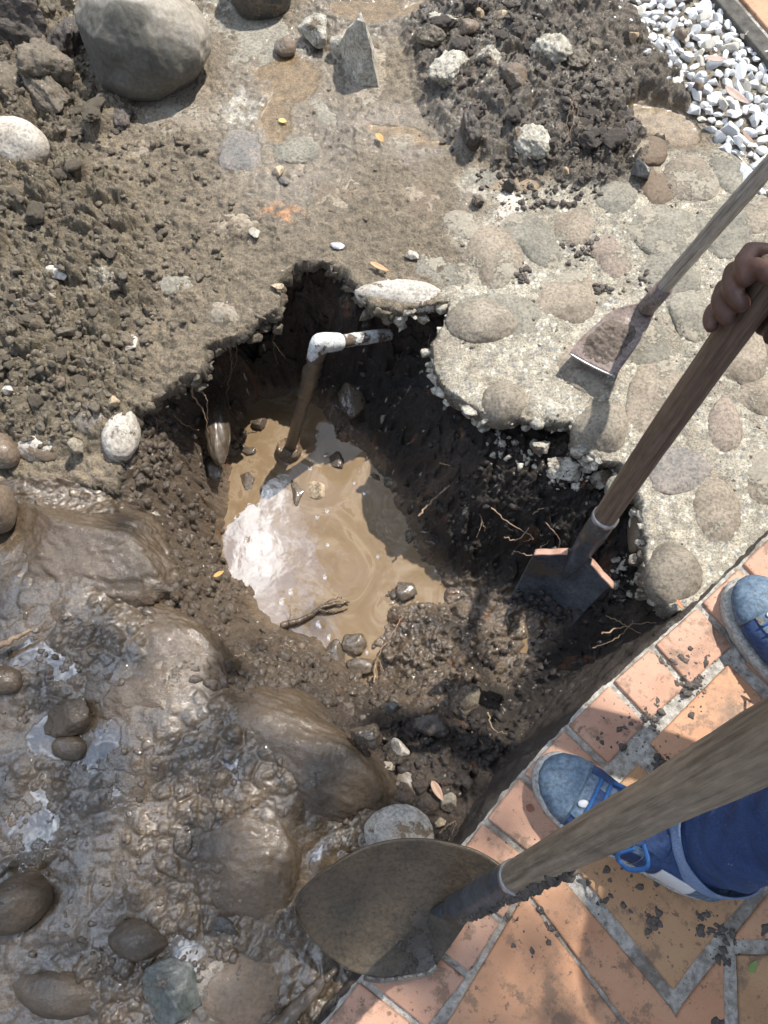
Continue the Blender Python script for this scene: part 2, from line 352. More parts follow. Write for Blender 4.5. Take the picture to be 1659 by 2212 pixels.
def stretched(lo, hi, step, far, grow=1.25):
    a = list(np.arange(lo, hi + step / 2, step)); s = step; v = a[-1]
    while v < far: s *= grow; v += s; a.append(v)
    s = step; v = a[0]; pre = []
    while v > -far: s *= grow; v -= s; pre.append(v)
    return np.array(pre[::-1] + a)

# ------------------------------------------------------------------ ground sheet with the pit
def build_ground():
    xs = stretched(-.72, .66, .0022, 900, 1.35); ys = stretched(-.42, 1.16, .0022, 900, 1.35)
    X, Y = np.meshgrid(xs, ys, indexing='ij'); x, y = X.ravel(), Y.ravel()
    near = (np.abs(x) < 1.25) & (y > -.75) & (y < 2.2)
    z = np.full(x.shape, -.09); z[near] = pit(x[near], y[near])
    edge = np.minimum.reduce([sstep(1.25, 1.1, np.abs(x)), sstep(-.75, -.6, y), sstep(2.2, 2.0, y)])
    z = z * edge + (-.09) * (1 - edge)
    sd, _, _ = poly_sdf(x, y, cut_xy)
    U, V = plan_uv(x, y); V = np.where(near, V, 5000); U = np.where(near, U, 0)
    w1 = fbm(x, y, 4, 3, 1) * .03; w2 = fbm(x, y, 4, 3, 2) * .03
    # zones
    depth = np.clip(-z / .3, 0, 1)
    surf = sstep(-.085, -.035, z)                                 # muddy top on the left below
    # crumb relief on the slopes
    cr = fbm(x + w1, y + w2, 22, 5, 11, .6); rid = 1 - np.abs(fbm(x, y, 34, 4, 21, .6)) * 2
    f1, f2, idv = worley(x + w1 * .3, y + w2 * .3, 55, 3); lump = np.clip(1 - f1 * 1.5, 0, 1) * (idv > .45) * (idv) * sstep(0, .15, f2 - f1)
    g1, g2, gid = worley(x + w1 * .5, y + w2 * .5, 24, 8); lump2 = np.clip(1 - (g1 * 1.6) ** 2, 0, 1) * (gid > .45) * sstep(0, .2, g2 - g1)
    h1, h2, hid = worley(x, y, 120, 5); lump3 = np.clip(1 - (h1 * 1.7) ** 2, 0, 1) * (hid > .4) * sstep(0, .2, h2 - h1)
    p1, p2, pid_ = worley(x + w1, y + w2, 38, 19); pit_ = np.clip(1 - (p1 * 2.2) ** 2, 0, 1) * (pid_ > .7)
    slope_rel = .020 * cr + .008 * rid + .009 * lump + .016 * lump2 + .005 * lump3 - .018 * pit_ + .006 * fbm(x, y, 70, 3, 22)
    # soft blobby mud
    mudv = sstep(-.25, .35, fbm(x, y, 5, 3, 37)); mud_rel = .015 * fbm(x, y, 6, 3, 31) + (.25 + .75 * mudv) * (.004 * fbm(x, y, 22, 3, 35) + .008 * lump2) + (.2 + .8 * mudv) * .0052 * np.clip(1 - (f1 * 1.55) ** 2, 0, 1) ** .7 * (idv > .4) + (.15 + .85 * mudv) * (.0028 * lump3) + .0007 * fbm(x, y, 50, 3, 33)
    k = surf
    near_water = np.exp(-((z - WATER_Z) / .035) ** 2)
    zz = z + slope_rel * (1 - k) * (1 - .45 * near_water) + mud_rel * k + lump2 * .006 * near_water
    # puddles: flat liquid between the lumps in the mud bed
    pn = fbm(x, y, 9, 3, 41)
    pc = np.maximum.reduce([blob(U, V, 240, 1660, 100, 110, 0, .5), blob(U, V, 90, 1450, 100, 70, 0, .5), blob(U, V, 490, 1680, 60, 75, -20, .5), blob(U, V, 300, 1850, 60, 120, 20, .5), blob(U, V, 60, 1790, 90, 100, 0, .5), blob(U, V, 420, 2080, 70, 60, 0, .5), blob(U, V, 180, 2080, 110, 90, 0, .6) * .8, blob(U, V, 720, 1850, 60, 40, -40, .6), blob(U, V, 100, 1600, 110, 80, 0, .6) * .8])
    lvl = z - .0058 + .0095 * pc + .002 * pn
    lvl = z.mean() * 0 + lvl
    pud = (sstep(-.0004, .0024, lvl - zz)) * k
    zl = np.where((lvl > zz) & (k > .5), lvl + .0002 * fbm(x, y, 90, 2, 5), zz); zz = zl
    # colour
    c = np.empty((len(x), 3)); mudc = np.array([.088, .061, .035]); soil = np.array([.050, .037, .029]); wetsl = np.array([.100, .073, .050])
    tt = sstep(-.25, .35, fbm(x, y, 6, 4, 51))[:, None]
    left = blob(U, V, 420, 1150, 230, 420, -20, .5)[:, None]         # silt-washed slope
    sl = soil * (1 - tt) + np.array([.105, .078, .058]) * tt; sl = sl * (1 - left * .8) + wetsl * left * .8
    nwm = np.maximum(near_water, blob(U, V, 930, 1400, 150, 140, 20, .4) * .9)[:, None]; sl = sl * (1 - nwm * .75) + np.array([.125, .092, .062]) * nwm * .75
    dk = np.maximum(blob(U, V, 1130, 1250, 300, 420, 20, .5), blob(U, V, 760, 780, 330, 160, 10, .4))[:, None] * (1 - nwm)  # shade of the right and far pit walls, put into the soil colour
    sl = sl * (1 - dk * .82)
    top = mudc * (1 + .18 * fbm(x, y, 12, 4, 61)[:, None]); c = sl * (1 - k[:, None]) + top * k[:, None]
    bare = blob(U, V, 930, 1700, 130, 150, 0, .4)[:, None]; c = c * (1 - bare * .7) + soil * 1.1 * bare * .7
    peb = ((hid > .975) & (h1 < .26)) | ((idv > .985) & (f1 < .25)); peb = (peb & (k < .5))[:, None]
    c = np.where(peb, np.array([.33, .3, .26]) * (.6 + .8 * gid[:, None]), c)
    org = sstep(.35, .5, fbm(x, y, 16, 3, 71))[:, None] * (1 - k[:, None]); c = c * (1 - org * .5) + np.array([.16, .075, .035]) * org * .5
    wet = np.clip(.16 + .36 * left[:, 0] + .6 * near_water + .72 * k + .55 * blob(U, V, 930, 1400, 150, 150, 20, .4) + .1 * fbm(x, y, 14, 3, 81), 0, .88)
    wet = wet * (1 - .5 * bare[:, 0]); wet = np.maximum(wet, pud); 
    far = ~near; c[far] = (.16, .12, .09); wet[far] = .1
    # keep it below the paving
    under = sstep(-.002, .02, sd); zz = np.where(near, np.minimum(zz, zz * (1 - under) + np.minimum(zz, -.075) * under), zz)
    kd, _, _ = poly_sdf(x, y, np.r_[kerb_xy, [[3, -2], [4, 0]]]) if False else (None, None, None)
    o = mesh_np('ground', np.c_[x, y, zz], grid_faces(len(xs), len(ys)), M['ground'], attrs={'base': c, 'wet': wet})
    tag(o, kind='structure'); return zz, xs, ys
gz_, gxs, gys = build_ground()
gzz = gz_.reshape(len(gxs), len(gys))
def ground_h(x, y):
    i = min(max(int(np.searchsorted(gxs, x)), 0), len(gxs) - 1); j = min(max(int(np.searchsorted(gys, y)), 0), len(gys) - 1)
    return float(gzz[i, j])

# ------------------------------------------------------------------ cobble paving slab with its broken lip
# cobbles: u, v, ru, rv, rot, colour key
cob = [(1095,455,58,42,-10,'w'),(1150,520,80,40,35,'g'),(1072,560,62,70,20,'b'),(1225,650,66,58,5,'b'),(1320,560,55,38,50,'p'),(1235,500,50,42,0,'b'),(1330,430,45,38,30,'g'),(1408,405,34,52,-35,'t'),(1485,395,60,48,20,'b'),(1430,505,90,60,20,'g'),(1560,505,65,60,0,'g'),(1635,470,40,40,0,'b'),(1570,380,60,34,40,'g'),(1400,330,40,30,0,'t'),
 (1440,595,70,60,50,'g'),(1485,680,40,60,-20,'g'),(1590,770,62,68,10,'b'),(1390,750,60,50,0,'g'),(1255,800,70,46,25,'b'),(1415,860,60,85,12,'b'),(1690,750,50,60,0,'b'),(1640,860,60,45,10,'b'),(1560,922,36,58,-12,'p'),(1460,1022,72,52,-20,'m'),(1545,1110,48,75,-14,'b'),(1650,1040,50,60,0,'b'),(1330,1060,20,30,0,'g'),(1070,690,95,50,8,'g'),
 (735,425,62,46,-20,'t'),(905,440,55,66,-10,'t'),(500,490,62,26,8,'t'),(700,245,44,62,-25,'g'),(385,240,110,60,5,'b'),(865,315,36,18,0,'b'),(520,330,50,46,0,'m'),(1035,390,42,28,0,'g'),(790,170,60,70,30,'b'),(550,90,70,90,20,'g'),(960,590,70,36,10,'g'),(380,620,40,22,0,'g'),(1000,495,50,30,20,'b'),(300,330,60,40,0,'b'),(640,330,50,30,0,'g'),(1290,900,1,1,0,'b')]
cob = cob[:-1]
def slab_h(x, y):
    U, V = plan_uv(x, y)
    h = .010 * fbm(x, y, 2.2, 3, 101)
    # spoil heaps pressed on the slab
    return h
def conc_mask(U, V, x, y):
    pts = [(955, 640), (1010, 560), (960, 500), (1060, 440), (1050, 380), (1200, 395), (1330, 400), (1400, 330), (1520, 330), (1580, 300), (1900, 500), (1900, 1300), (1300, 1500), (1200, 1100), (930, 900)]
    d, _, _ = poly_sdf(U + 30 * fbm(x, y, 7, 3, 111), V + 30 * fbm(x, y, 7, 3, 112), pts)
    return 1 - sstep(-35, 25, d)
HEAPS = [(1130, 180, 260, 190, 20, .045), (1010, 80, 150, 100, 0, .035), (1250, 290, 170, 110, 20, .03), (1260, 60, 150, 90, 20, .03), (1390, 200, 80, 150, -35, .015),  # top right
         (20, 110, 220, 200, 0, .045), (150, 200, 150, 120, 0, .03), (90, 560, 260, 260, 20, .03), (100, 820, 230, 160, 0, .03), (-60, 350, 160, 250, 0, .05)]
def build_slab():
    xs = stretched(-1.12, 1.0, .0029, 1.6, 1.2); ys = stretched(.05, 1.98, .0029, 3.2, 1.2); ys = ys[(ys > -.2)]
    X, Y = np.meshgrid(xs, ys, indexing='ij'); x, y = X.ravel(), Y.ravel()
    U, V = plan_uv(x, y)
    edge_n = .010 * fbm(x, y, 22, 4, 121, .6) + .005 * (worley(x, y, 45, 122)[2] - .5) * (1 - sstep(-.02, .04, fbm(x, y, 4, 2, 123)) * .5); sd, bx, by = poly_sdf(x, y, cut_xy); sd = sd + edge_n
    cm = conc_mask(U, V, x, y)
    z = slab_h(x, y)
    heap = np.zeros(x.shape); rz = np.zeros(x.shape)
    for (u, v, ru, rv, rot, hh) in HEAPS:
        c_, s_ = math.cos(R(rot)), math.sin(R(rot)); a = ((U - u) * c_ + (V - v) * s_) / ru; b = (-(U - u) * s_ + (V - v) * c_) / rv
        q = np.clip(1 - (a * a + b * b), 0, 1) ** .8; heap = np.maximum(heap, hh * q); rz = np.maximum(rz, sstep(0, .45, q))
    w1 = fbm(x, y, 4, 3, 131) * .04; w2 = fbm(x, y, 4, 3, 132) * .04
    f1, f2, fid = worley(x + w1, y + w2, 15, 13); a1, a2, aid = worley(x + w1, y + w2, 48, 14); b1, b2, bid = worley(x, y, 110, 15)
    cd = lambda p1, p2, i_: (.25 + i_) * sstep(0, .38, p2 - p1) * np.clip(1.15 - p1 ** 2, 0, 1); d20 = cd(f1, f2, fid); d48 = cd(a1, a2, aid); d110 = cd(b1, b2, bid)
    n4 = fbm(x, y, 18, 5, 141, .6); crk = np.clip(.10 - np.abs(fbm(x + w1, y + w2, 13, 4, 151, .55)), 0, .1) * 10
    rough = rz * (.016 * d20 + .0045 * d48 * (1 + n4) + .0045 * d110 + .007 * fbm(x, y, 14, 3, 145) + .002 * fbm(x, y, 60, 3, 142, .5) - .012 * sstep(.1, .45, fbm(x, y, 16, 3, 144)))
    splat = sstep(-.1, .5, fbm(x, y, 5, 3, 161)) * (1 - cm)
    mudrel = (1 - cm) * (.0045 * n4 + .0028 * d48 * (aid > .55) + .0022 * d110 * (bid > .5) - .007 * crk * sstep(.0, .4, fbm(x, y, 3, 2, 171)) + .003 * fbm(x, y, 60, 3, 9))
    leftrough = blob(U, V, 160, 650, 330, 420, 0, .5); mudrel = mudrel * (1 + 1.0 * leftrough) + (1 - cm) * leftrough * .009 * d20 * sstep(.3, .7, fid)
    concrel = cm * (.0016 * d110 + .0014 * fbm(x, y, 150, 3, 181) + .002 * n4)
    z = z + heap + rough + mudrel + concrel
    lowl = blob(U, V, 60, 1060, 330, 110, 0, .5); z = z - .02 * lowl * (U < 260)
    # colours
    n6 = fbm(x, y, 6, 4, 191)[:, None]; n30 = fbm(x, y, 34, 4, 192)[:, None]
    mud = np.array([.180, .146, .103]) * (1 + .22 * n6 + .2 * n30)
    mud = mud * (1 - .45 * (np.clip(crk, 0, 1) * sstep(.0, .4, fbm(x, y, 3, 2, 171)))[:, None])
    con = np.array([.37, .335, .27]) * (1 + .25 * n6 + .38 * n30)
    pale = ((bid > .80) & (b1 < .36))[:, None]; con = np.where(pale, np.array([.60, .57, .50]), con)
    dkp = ((bid < .1) & (b1 < .4))[:, None]; con = np.where(dkp, np.array([.22, .23, .235]), con)
    stain = sstep(.0, .4, fbm(x, y, 9, 4, 201))[:, None]; con = con * (1 - .6 * stain) + np.array([.24, .205, .155]) * .6 * stain
    hp = np.array([.125, .104, .080]) * (1 + .3 * n6 + .35 * n30); isr = (U > 700)[:, None]
    hpl = np.array([.155, .127, .088]) * (1 + .3 * n6 + .3 * n30); hp = np.where(isr, hp, hpl)
    c = mud * (1 - cm[:, None]) + con * cm[:, None]; c = c * (1 - rz[:, None]) + hp * rz[:, None]
    # thinly covered concrete patches among the mud
    for (u, v, ru, rv, rot) in [(540, 240, 60, 60, 20), (590, 130, 70, 60, 10), (480, 30, 60, 40, 0), (800, 60, 90, 40, 10), (1040, 395, 50, 30, 0), (230, 620, 30, 20, 0)]:
        pm = (blob(U, V, u, v, ru, rv, rot, .4) * sstep(-.15, .15, n30[:, 0] + n6[:, 0]))[:, None]; c = c * (1 - pm) + con * .8 * pm
    # brown puddle silt
    pud = np.maximum.reduce([blob(U, V, 620, 170, 75, 55, 20, .5), blob(U, V, 600, 260, 35, 50, 0, .5), blob(U, V, 880, 290, 85, 20, 10, .5), blob(U, V, 1440, 270, 80, 42, 25, .5), blob(U, V, 830, 20, 120, 26, 0, .5), blob(U, V, 1100, 395, 60, 18, 0, .5)])
    pud = sstep(.30, .75, pud + .75 * fbm(x, y, 13, 4, 211)); c = c * (1 - pud[:, None]) + np.array([.21, .15, .085]) * pud[:, None]
    z = z * (1 - pud) + (slab_h(x, y) - .002 + .0003 * fbm(x, y, 60, 2, 7)) * pud
    orange = (blob(U, V, 605, 458, 42, 18, 10, .7) * sstep(.1, .3, n30[:, 0] + .15))[:, None]; c = c * (1 - orange) + np.array([.38, .19, .09]) * orange
    wetz = np.maximum.reduce([blob(U, V, 620, 250, 160, 200, 0, .7) * .8, blob(U, V, 880, 280, 160, 60, 0, .6) * .8, blob(U, V, 1120, 200, 250, 200, 0, .5) * .35, blob(U, V, 850, 30, 200, 60, 0, .5) * .7, blob(U, V, 1080, 420, 110, 50, 0, .5) * .6])
    wet = np.clip(.20 * (1 - cm) + wetz + .16 * fbm(x, y, 10, 3, 221), 0, .7) * (1 - .7 * cm); wet = np.maximum(wet, pud * .97)
    # fold the rim down and back under
    w = .014; s = np.clip(-sd / w, 0, 1); nx, ny = bx - x, by - y; nl = np.hypot(nx, ny) + 1e-9
    nx, ny = nx / nl, ny / nl; inside = sd < 0
    th = .055 + .022 * fbm(bx, by, 9, 3, 231)
    off = -.006 * np.sin(np.clip(s * 2.4, 0, math.pi)) * 1 + .05 * np.clip(s - .6, 0, 1) / .4
    rn = (.016 * fbm(bx * 1 + s * .06, by + s * .05, 24, 5, 241, .6) + .006 * fbm(bx + s * .08, by - s * .06, 90, 3, 242)) * np.clip(s * 3, 0, 1)
    X2 = np.where(inside, bx + nx * (off + rn), x); Y2 = np.where(inside, by + ny * (off + rn), y)
    Z2 = np.where(inside, z - th * s ** .8, z)
    rounded = sstep(.012, 0, sd) * (~inside); Z2 = Z2 - (.002 + .009 * np.clip(fbm(x, y, 16, 2, 243) + .2, 0, 1)) * rounded
    sidec = np.array([.15, .13, .102]) * (1 + .3 * n30) * (1 - .25 * n6); ii = (sstep(.05, .3, s) * inside)[:, None]
    c = c * (1 - ii) + sidec * ii; wet = wet * (1 - ii[:, 0] * .6)
    co_ = np.c_[X2, Y2, Z2]; keep = (sd > -w * 1.0).reshape(X.shape)
    fm = keep[:-1, :-1] & keep[1:, :-1] & keep[:-1, 1:] & keep[1:, 1:]
    q = grid_faces(len(xs), len(ys), fm); co_, q, at = compact(co_, q, {'base': np.clip(c, .01, .9), 'wet': wet})
    o = mesh_np('cobbled_paving', co_, q, M['slab'], attrs=at); tag(o, kind='structure')
    hz = (z).reshape(X.shape)
    return o, xs, ys, hz
slab, sxs, sys_, shz = build_slab()
def slab_z(u, v):
    x, y = G(u, v); i = int(np.clip(np.searchsorted(sxs, float(x)), 0, len(sxs) - 1)); j = int(np.clip(np.searchsorted(sys_, float(y)), 0, len(sys_) - 1)); return float(shz[i, j])

def broken_edge():
    rng = random.Random(77); P3 = catmull([tuple(p) for p in cut_xy[:33]], 8, closed=False); seg = np.r_[0, np.cumsum(np.hypot(*np.diff(P3, axis=0).T))]
    for part, (s0, s1, mt, nn) in {'left': (0, .42, M['soil_clod'], 70), 'right': (.42, .97, M['concrete'], 120)}.items():
        it = []
        for k in range(nn):
            q = (s0 + (s1 - s0) * rng.random()) * seg[-1]; x, y = np.interp(q, seg, P3[:, 0]), np.interp(q, seg, P3[:, 1]); x2, y2 = np.interp(q + .01, seg, P3[:, 0]), np.interp(q + .01, seg, P3[:, 1])
            t = np.array([x2 - x, y2 - y]); t /= np.hypot(*t) + 1e-9; nrm_ = np.array([t[1], -t[0]]); r = rng.uniform(.005, .020); o_ = rng.uniform(-.004, .010)
            it.append((x + nrm_[0] * -0 + rng.uniform(-.006, .006), y + rng.uniform(-.006, .006), -rng.uniform(.010, .055), r, r * rng.uniform(.6, 1)))
        V_, F_ = merged_rocks(it, 3, 800 + nn, cuts=10, rough=.16, lump=.35, cutd=(.4, .8), fine=.04); o = mesh_np('broken_edge', V_, F_, mt, slab, loc=(.2, .6, -.03)); o['kind'] = 'stuff'
CM = {'w': stone_mat('cobble pale', (.42, .38, .31), (.62, .58, .5), mud=.25, scale=30),
      'g': stone_mat('cobble green grey', (.155, .145, .115), (.30, .275, .22), mud=.33, scale=11, mudc=(.31, .275, .215)),
      'b': stone_mat('cobble buff', (.19, .155, .115), (.33, .275, .21), mud=.33, scale=11, mudc=(.31, .275, .215)),
      'p': stone_mat('cobble pink buff', (.21, .165, .13), (.32, .26, .205), mud=.3, scale=11, mudc=(.31, .275, .215)),
      't': stone_mat('cobble tan', (.24, .195, .14), (.34, .285, .21), mud=.5, scale=11),
      'm': stone_mat('cobble mauve', (.15, .145, .135), (.36, .30, .25), mud=.08, scale=9)}
def put_rock(name, mat, u, v, ru, rv, rot=0, z=0, hz=None, seed=0, sub=4, tall=False, parent=None, label=None, cat=None, group=None, spin=None, **kw):
    p, f = rock_unit(seed, sub, **kw); J = jac(u, v, z); m = mpp(u, v, z)
    if tall: J = np.array([[m, 0], [0, -m]])
    c, s = math.cos(R(rot)), math.sin(R(rot)); Rm = np.array([[c, -s], [s, c]]); T = J @ Rm @ np.diag([ru, rv])
    xy = p[:, :2] @ T.T; hz = hz if hz is not None else m * min(ru, rv)
    cx, cy = G(u, v, z); q = np.c_[xy[:, 0], xy[:, 1], p[:, 2] * hz]
    o = mesh_np(name, q + np.array([cx, cy, z], float), f if np.linalg.det(T) > 0 else f[:, ::-1], mat, parent, loc=(float(cx), float(cy), z))
    if label or cat: tag(o, label, cat, group)
    return o
for i, (u, v, ru, rv, rot, k) in enumerate(cob):
    zc = slab_z(u, v)
    muddy = u < 1000 or (v < 470 and u < 1150)
    cmt = float(blob(np.array(u), np.array(v), 1350, 800, 450, 500)); big = min(ru, rv)
    put_rock('cobble', CM[k], u, v, ru * 1.07, rv * 1.07, rot, zc - (.011 if muddy else .0115), hz=(.0145 if muddy else .0175 + .00008 * big), seed=300 + i, sub=5, lump=.24, rough=.05, sq=.86, parent=slab)

broken_edge()
# ------------------------------------------------------------------ water in the pit
def build_water():
    xs = np.arange(-.5, .36, .004); ys = np.arange(.15, 1.0, .004); X, Y = np.meshgrid(xs, ys, indexing='ij'); x, y = X.ravel(), Y.ravel()
    f1, f2, fid = worley(x, y, 34, 77); dome = np.clip(1 - (f1 * 5) ** 2, 0, 1) * (fid > .9) * .003
    z = WATER_Z + .0004 * fbm(x, y, 14, 3, 6) + dome * 0.5
    m, nt, b = newmat('muddy water')
    n1 = noise(nt, 7, 8, .62, dist=2.2); n2 = noise(nt, 3, 3, .5)
    c = ramp(nt, n1, [(.32, (.205, .140, .080)), (.5, (.24, .168, .10)), (.60, (.30, .225, .148)), (.635, (.225, .155, .09))])
    nt.links.new(c, b.inputs['Base Color']); b.inputs['Roughness'].default_value = .025; b.inputs['IOR'].default_value = 1.95
    bump(nt, b, noise(nt, 60, 2), .0004, .35)
    o = mesh_np('water', np.c_[x, y, z], grid_faces(len(xs), len(ys)), m); tag(o, kind='structure')
build_water()

# ------------------------------------------------------------------ patio of bricks and clay tiles
def build_patio():
    m, nt, b = newmat('mortar'); n1 = noise(nt, 90, 5, .65); n2 = noise(nt, 14, 4, .6); n3_ = noise(nt, 420, 3, .6)
    c = ramp(nt, n1, [(.3, (.18, .165, .14)), (.5, (.42, .39, .34)), (.68, (.62, .6, .55))])
    c = mixc(nt, ramp(nt, n2, [(.52, (0, 0, 0)), (.66, (1, 1, 1))]), c, mixc(nt, .7, c, (.14, .11, .08)))
    nt.links.new(c, b.inputs['Base Color']); b.inputs['Roughness'].default_value = .85; nm = bump(nt, b, n1, .006, .9); bump(nt, b, n3_, .002, .7, nm)
    # top sheet
    pts = [tuple(p) for p in kerb_xy]; far = [(60, -60), (60, 60)]
    n = len(pts); vs = []; fs = []
    # strip grid along the kerb: a rounded shoulder and a rough wall going down
    prof = [(.9, 0), (.5, 0), (.2, 0), (.05, 0), (.012, 0), (.004, -.002), (0, -.008)] + [(-.002 - .0012 * k, -.008 - .011 * k) for k in range(1, 30)]
    P2 = catmull([tuple(p) for p in kerb_xy[::2]], 8, closed=False); seg = np.diff(P2, axis=0); L = np.r_[0, np.cumsum(np.hypot(*seg.T))]
    ss = np.arange(0, L[-1], .006); px = np.interp(ss, L, P2[:, 0]); py = np.interp(ss, L, P2[:, 1])
    tx = np.gradient(px); ty = np.gradient(py); tl = np.hypot(tx, ty); nx, ny = -ty / tl, tx / tl
    if nx.mean() * 1 + ny.mean() * -1 < 0: nx, ny = -nx, -ny            # towards the patio (right, down)
    A = np.zeros((len(ss), len(prof), 3))
    for j, (o_, zz) in enumerate(prof):
        rough = .007 * fbm(px * 1 + zz * 1.3, py - zz * 1.1, 24, 4, 401 + 0 * j) + .004 * fbm(ss, np.full(ss.shape, zz), 60, 3, 402)
        rr = rough * min(1, max(0, (.02 - o_) / .02)) if o_ < .02 else 0 * rough
        sx, sy = (nx, ny) if o_ <= .3 else (np.full(ss.shape, .72), np.full(ss.shape, -.69))
        A[:, j, 0] = px + sx * o_ - nx * rr; A[:, j, 1] = py + sy * o_ - ny * rr; A[:, j, 2] = PZ - .004 + zz + (rr * .3)
    q = grid_faces(len(ss), len(prof)); V_ = A.reshape(-1, 3)
    o = mesh_np('patio', V_, q[:, ::-1][np.tile(np.arange(len(prof) - 1) < 5, len(ss) - 1)], m); tag(o, kind='structure')
    wallm = stone_mat('earth stained kerb wall', (.05, .042, .034), (.22, .20, .17), mud=.62, wet=.15, scale=16, mudc=(.055, .042, .033), bumpd=.005)
    mesh_np('kerb_wall', V_, q[:, ::-1][np.tile(np.arange(len(prof) - 1) >= 5, len(ss) - 1)], wallm, o)
    # wide outer sheet further out
    o2 = mesh_np('patio_field', [(.3, -2.5, PZ - .008), (40, -40, PZ - .008), (40, 30, PZ - .008), (1.0, .95, PZ - .008), (1.0, .2, PZ - .008), (.75, -.25, PZ - .008)], [(0, 1, 2, 3, 4, 5)], m, smooth=False); tag(o2, kind='structure')
    # tiles
    def tile_mat(name, c1, c2, c3):
        m, nt, b = newmat(name); n1 = noise(nt, 8, 5, .6); n2 = noise(nt, 70, 6, .7); n3_ = noise(nt, 330, 3, .6); n5 = noise(nt, 26, 5, .7)
        c = ramp(nt, n1, [(.3, c1), (.5, c2), (.7, c3)])
        c = mixc(nt, ramp(nt, n2, [(.60, (0, 0, 0)), (.64, (.85, .85, .85))]), c, (.17, .10, .065))
        c = mixc(nt, ramp(nt, n5, [(.54, (0, 0, 0)), (.62, (.75, .75, .75))]), c, (.20, .125, .08)); n6 = noise(nt, 5, 6, .7); c = mixc(nt, ramp(nt, n6, [(.55, (0, 0, 0)), (.66, (.8, .8, .8))]), c, (.15, .105, .07))
        c = mixc(nt, ramp(nt, n3_, [(.28, (.6, .6, .6)), (.36, (0, 0, 0))]), c, (.12, .07, .045))
        nt.links.new(c, b.inputs['Base Color']); b.inputs['Roughness'].default_value = .62; nm = bump(nt, b, n2, .0008, .6); bump(nt, b, n3_, .0012, .6, nm); return m
    pink = tile_mat('pink brick', (.43, .225, .145), (.51, .29, .195), (.55, .35, .25)); org = tile_mat('orange tile', (.44, .215, .11), (.51, .27, .15), (.55, .32, .19)); ochre = tile_mat('ochre tile', (.37, .20, .095), (.44, .25, .125), (.47, .29, .155))
    # border bricks between the kerb line and an inner line
    kp = catmull([(1900, 905), (1659, 1150), (1480, 1322), (1300, 1480), (1150, 1635), (1050, 1752), (955, 1875), (850, 2012), (760, 2125), (690, 2212), (560, 2400)], 12, closed=False)
    kl = np.r_[0, np.cumsum(np.hypot(*np.diff(kp, axis=0).T))]; ks = [k for k in np.cumsum([60, 132, 118, 128, 122, 134, 120, 138, 142, 126, 150, 136, 148, 140, 144])]
    outer, inner = [], []
    for k in ks:
        if k > kl[-1] - 40: break
        a_ = np.array([np.interp(k, kl, kp[:, 0]), np.interp(k, kl, kp[:, 1])]); b_ = np.array([np.interp(k + 8, kl, kp[:, 0]), np.interp(k + 8, kl, kp[:, 1])]); t_ = (b_ - a_) / np.hypot(*(b_ - a_)); n_ = np.array([-t_[1], t_[0]]); n_ = n_ if n_[0] > 0 else -n_
        outer.append(tuple(a_ + n_ * 4)); inner.append(tuple(a_ + n_ * float(np.interp(k, [0, 900, 1500], [128, 132, 192]))))
    polys = []
    def inset(poly, g):
        c = sum((Vector(p) for p in poly), Vector((0, 0))) / len(poly); out = []
        n = len(poly)
        for i in range(n):
            a, b_, d = Vector(poly[i - 1]), Vector(poly[i]), Vector(poly[(i + 1) % n])
            e1 = (b_ - a).normalized(); e2 = (d - b_).normalized(); n1 = Vector((-e1.y, e1.x)); n2 = Vector((-e2.y, e2.x))
            if n1.dot(c - b_) < 0: n1 = -n1
            if n2.dot(c - b_) < 0: n2 = -n2
            k = (n1 + n2).normalized(); out.append(tuple(b_ + k * g / max(.5, k.dot(n1))))
        return out
    for i in range(len(outer) - 1):
        polys.append((inset([outer[i], outer[i + 1], inner[i + 1], inner[i]], 7.5), pink))
    field = [([(1141,1927),(1190,1868),(1446,2172),(1500,2260),(1392,2260)], org), ([(1126,1944),(1134,1934),(1380,2260),(935,2260),(985,2180)], org),
             ([(1214,1838),(1266,1768),(1380,1650),(1640,1905),(1500,2075),(1455,2140)], ochre), ([(1404,1607),(1487,1522),(1574,1434),(1780,1640),(1655,1870),(1540,1760)], org),
             ([(1610,1432),(1730,1310),(1900,1500),(1800,1620)], org), ([(1665,1925),(1800,1760),(1900,2030),(1580,2030)], org), ([(1592,2062),(1900,2068),(1900,2300),(1600,2300)], ochre),
             ([(1562,2060),(1568,2300),(1400,2300),(1480,2165)], org), ([(1420,1690),(1432,1660),(1640,1880),(1640,1890)], org)]
    for p, mt in field[:-1]: polys.append((p, mt))
    for top_, matk in ((PZ + .001, None),):
        for pl, mt in polys:
            w = [G(u, v, PZ) for u, v in pl]; w = [Vector((float(a), float(b_))) for a, b_ in w]
            bm = bmesh.new(); vs_ = [bm.verts.new((p.x, p.y, 0)) for p in w]; f = bm.faces.new(vs_)
            if f.normal.z < 0 or sum((w[i].x * w[(i + 1) % len(w)].y - w[(i + 1) % len(w)].x * w[i].y) for i in range(len(w))) < 0: bmesh.ops.reverse_faces(bm, faces=[f])
            r = bmesh.ops.extrude_face_region(bm, geom=[f]); tv = [e for e in r['geom'] if isinstance(e, bmesh.types.BMVert)]
            for v_ in tv: v_.co.z = .0 + .006
            for v_ in vs_: v_.co.z = -.01
            ed = [e for e in bm.edges if all(v_.co.z > 0 for v_ in e.verts)] + [e for e in bm.edges if abs(e.verts[0].co.z - e.verts[1].co.z) > .01]
            bmesh.ops.bevel(bm, geom=ed, offset=.004, segments=3, affect='EDGES', profile=.6)
            cx = sum(p.x for p in w) / len(w); cy = sum(p.y for p in w) / len(w)
            me = bpy.data.meshes.new('brick'); 
            for v_ in bm.verts: v_.co.x -= cx; v_.co.y -= cy
            bmesh.ops.recalc_face_normals(bm, faces=bm.faces)
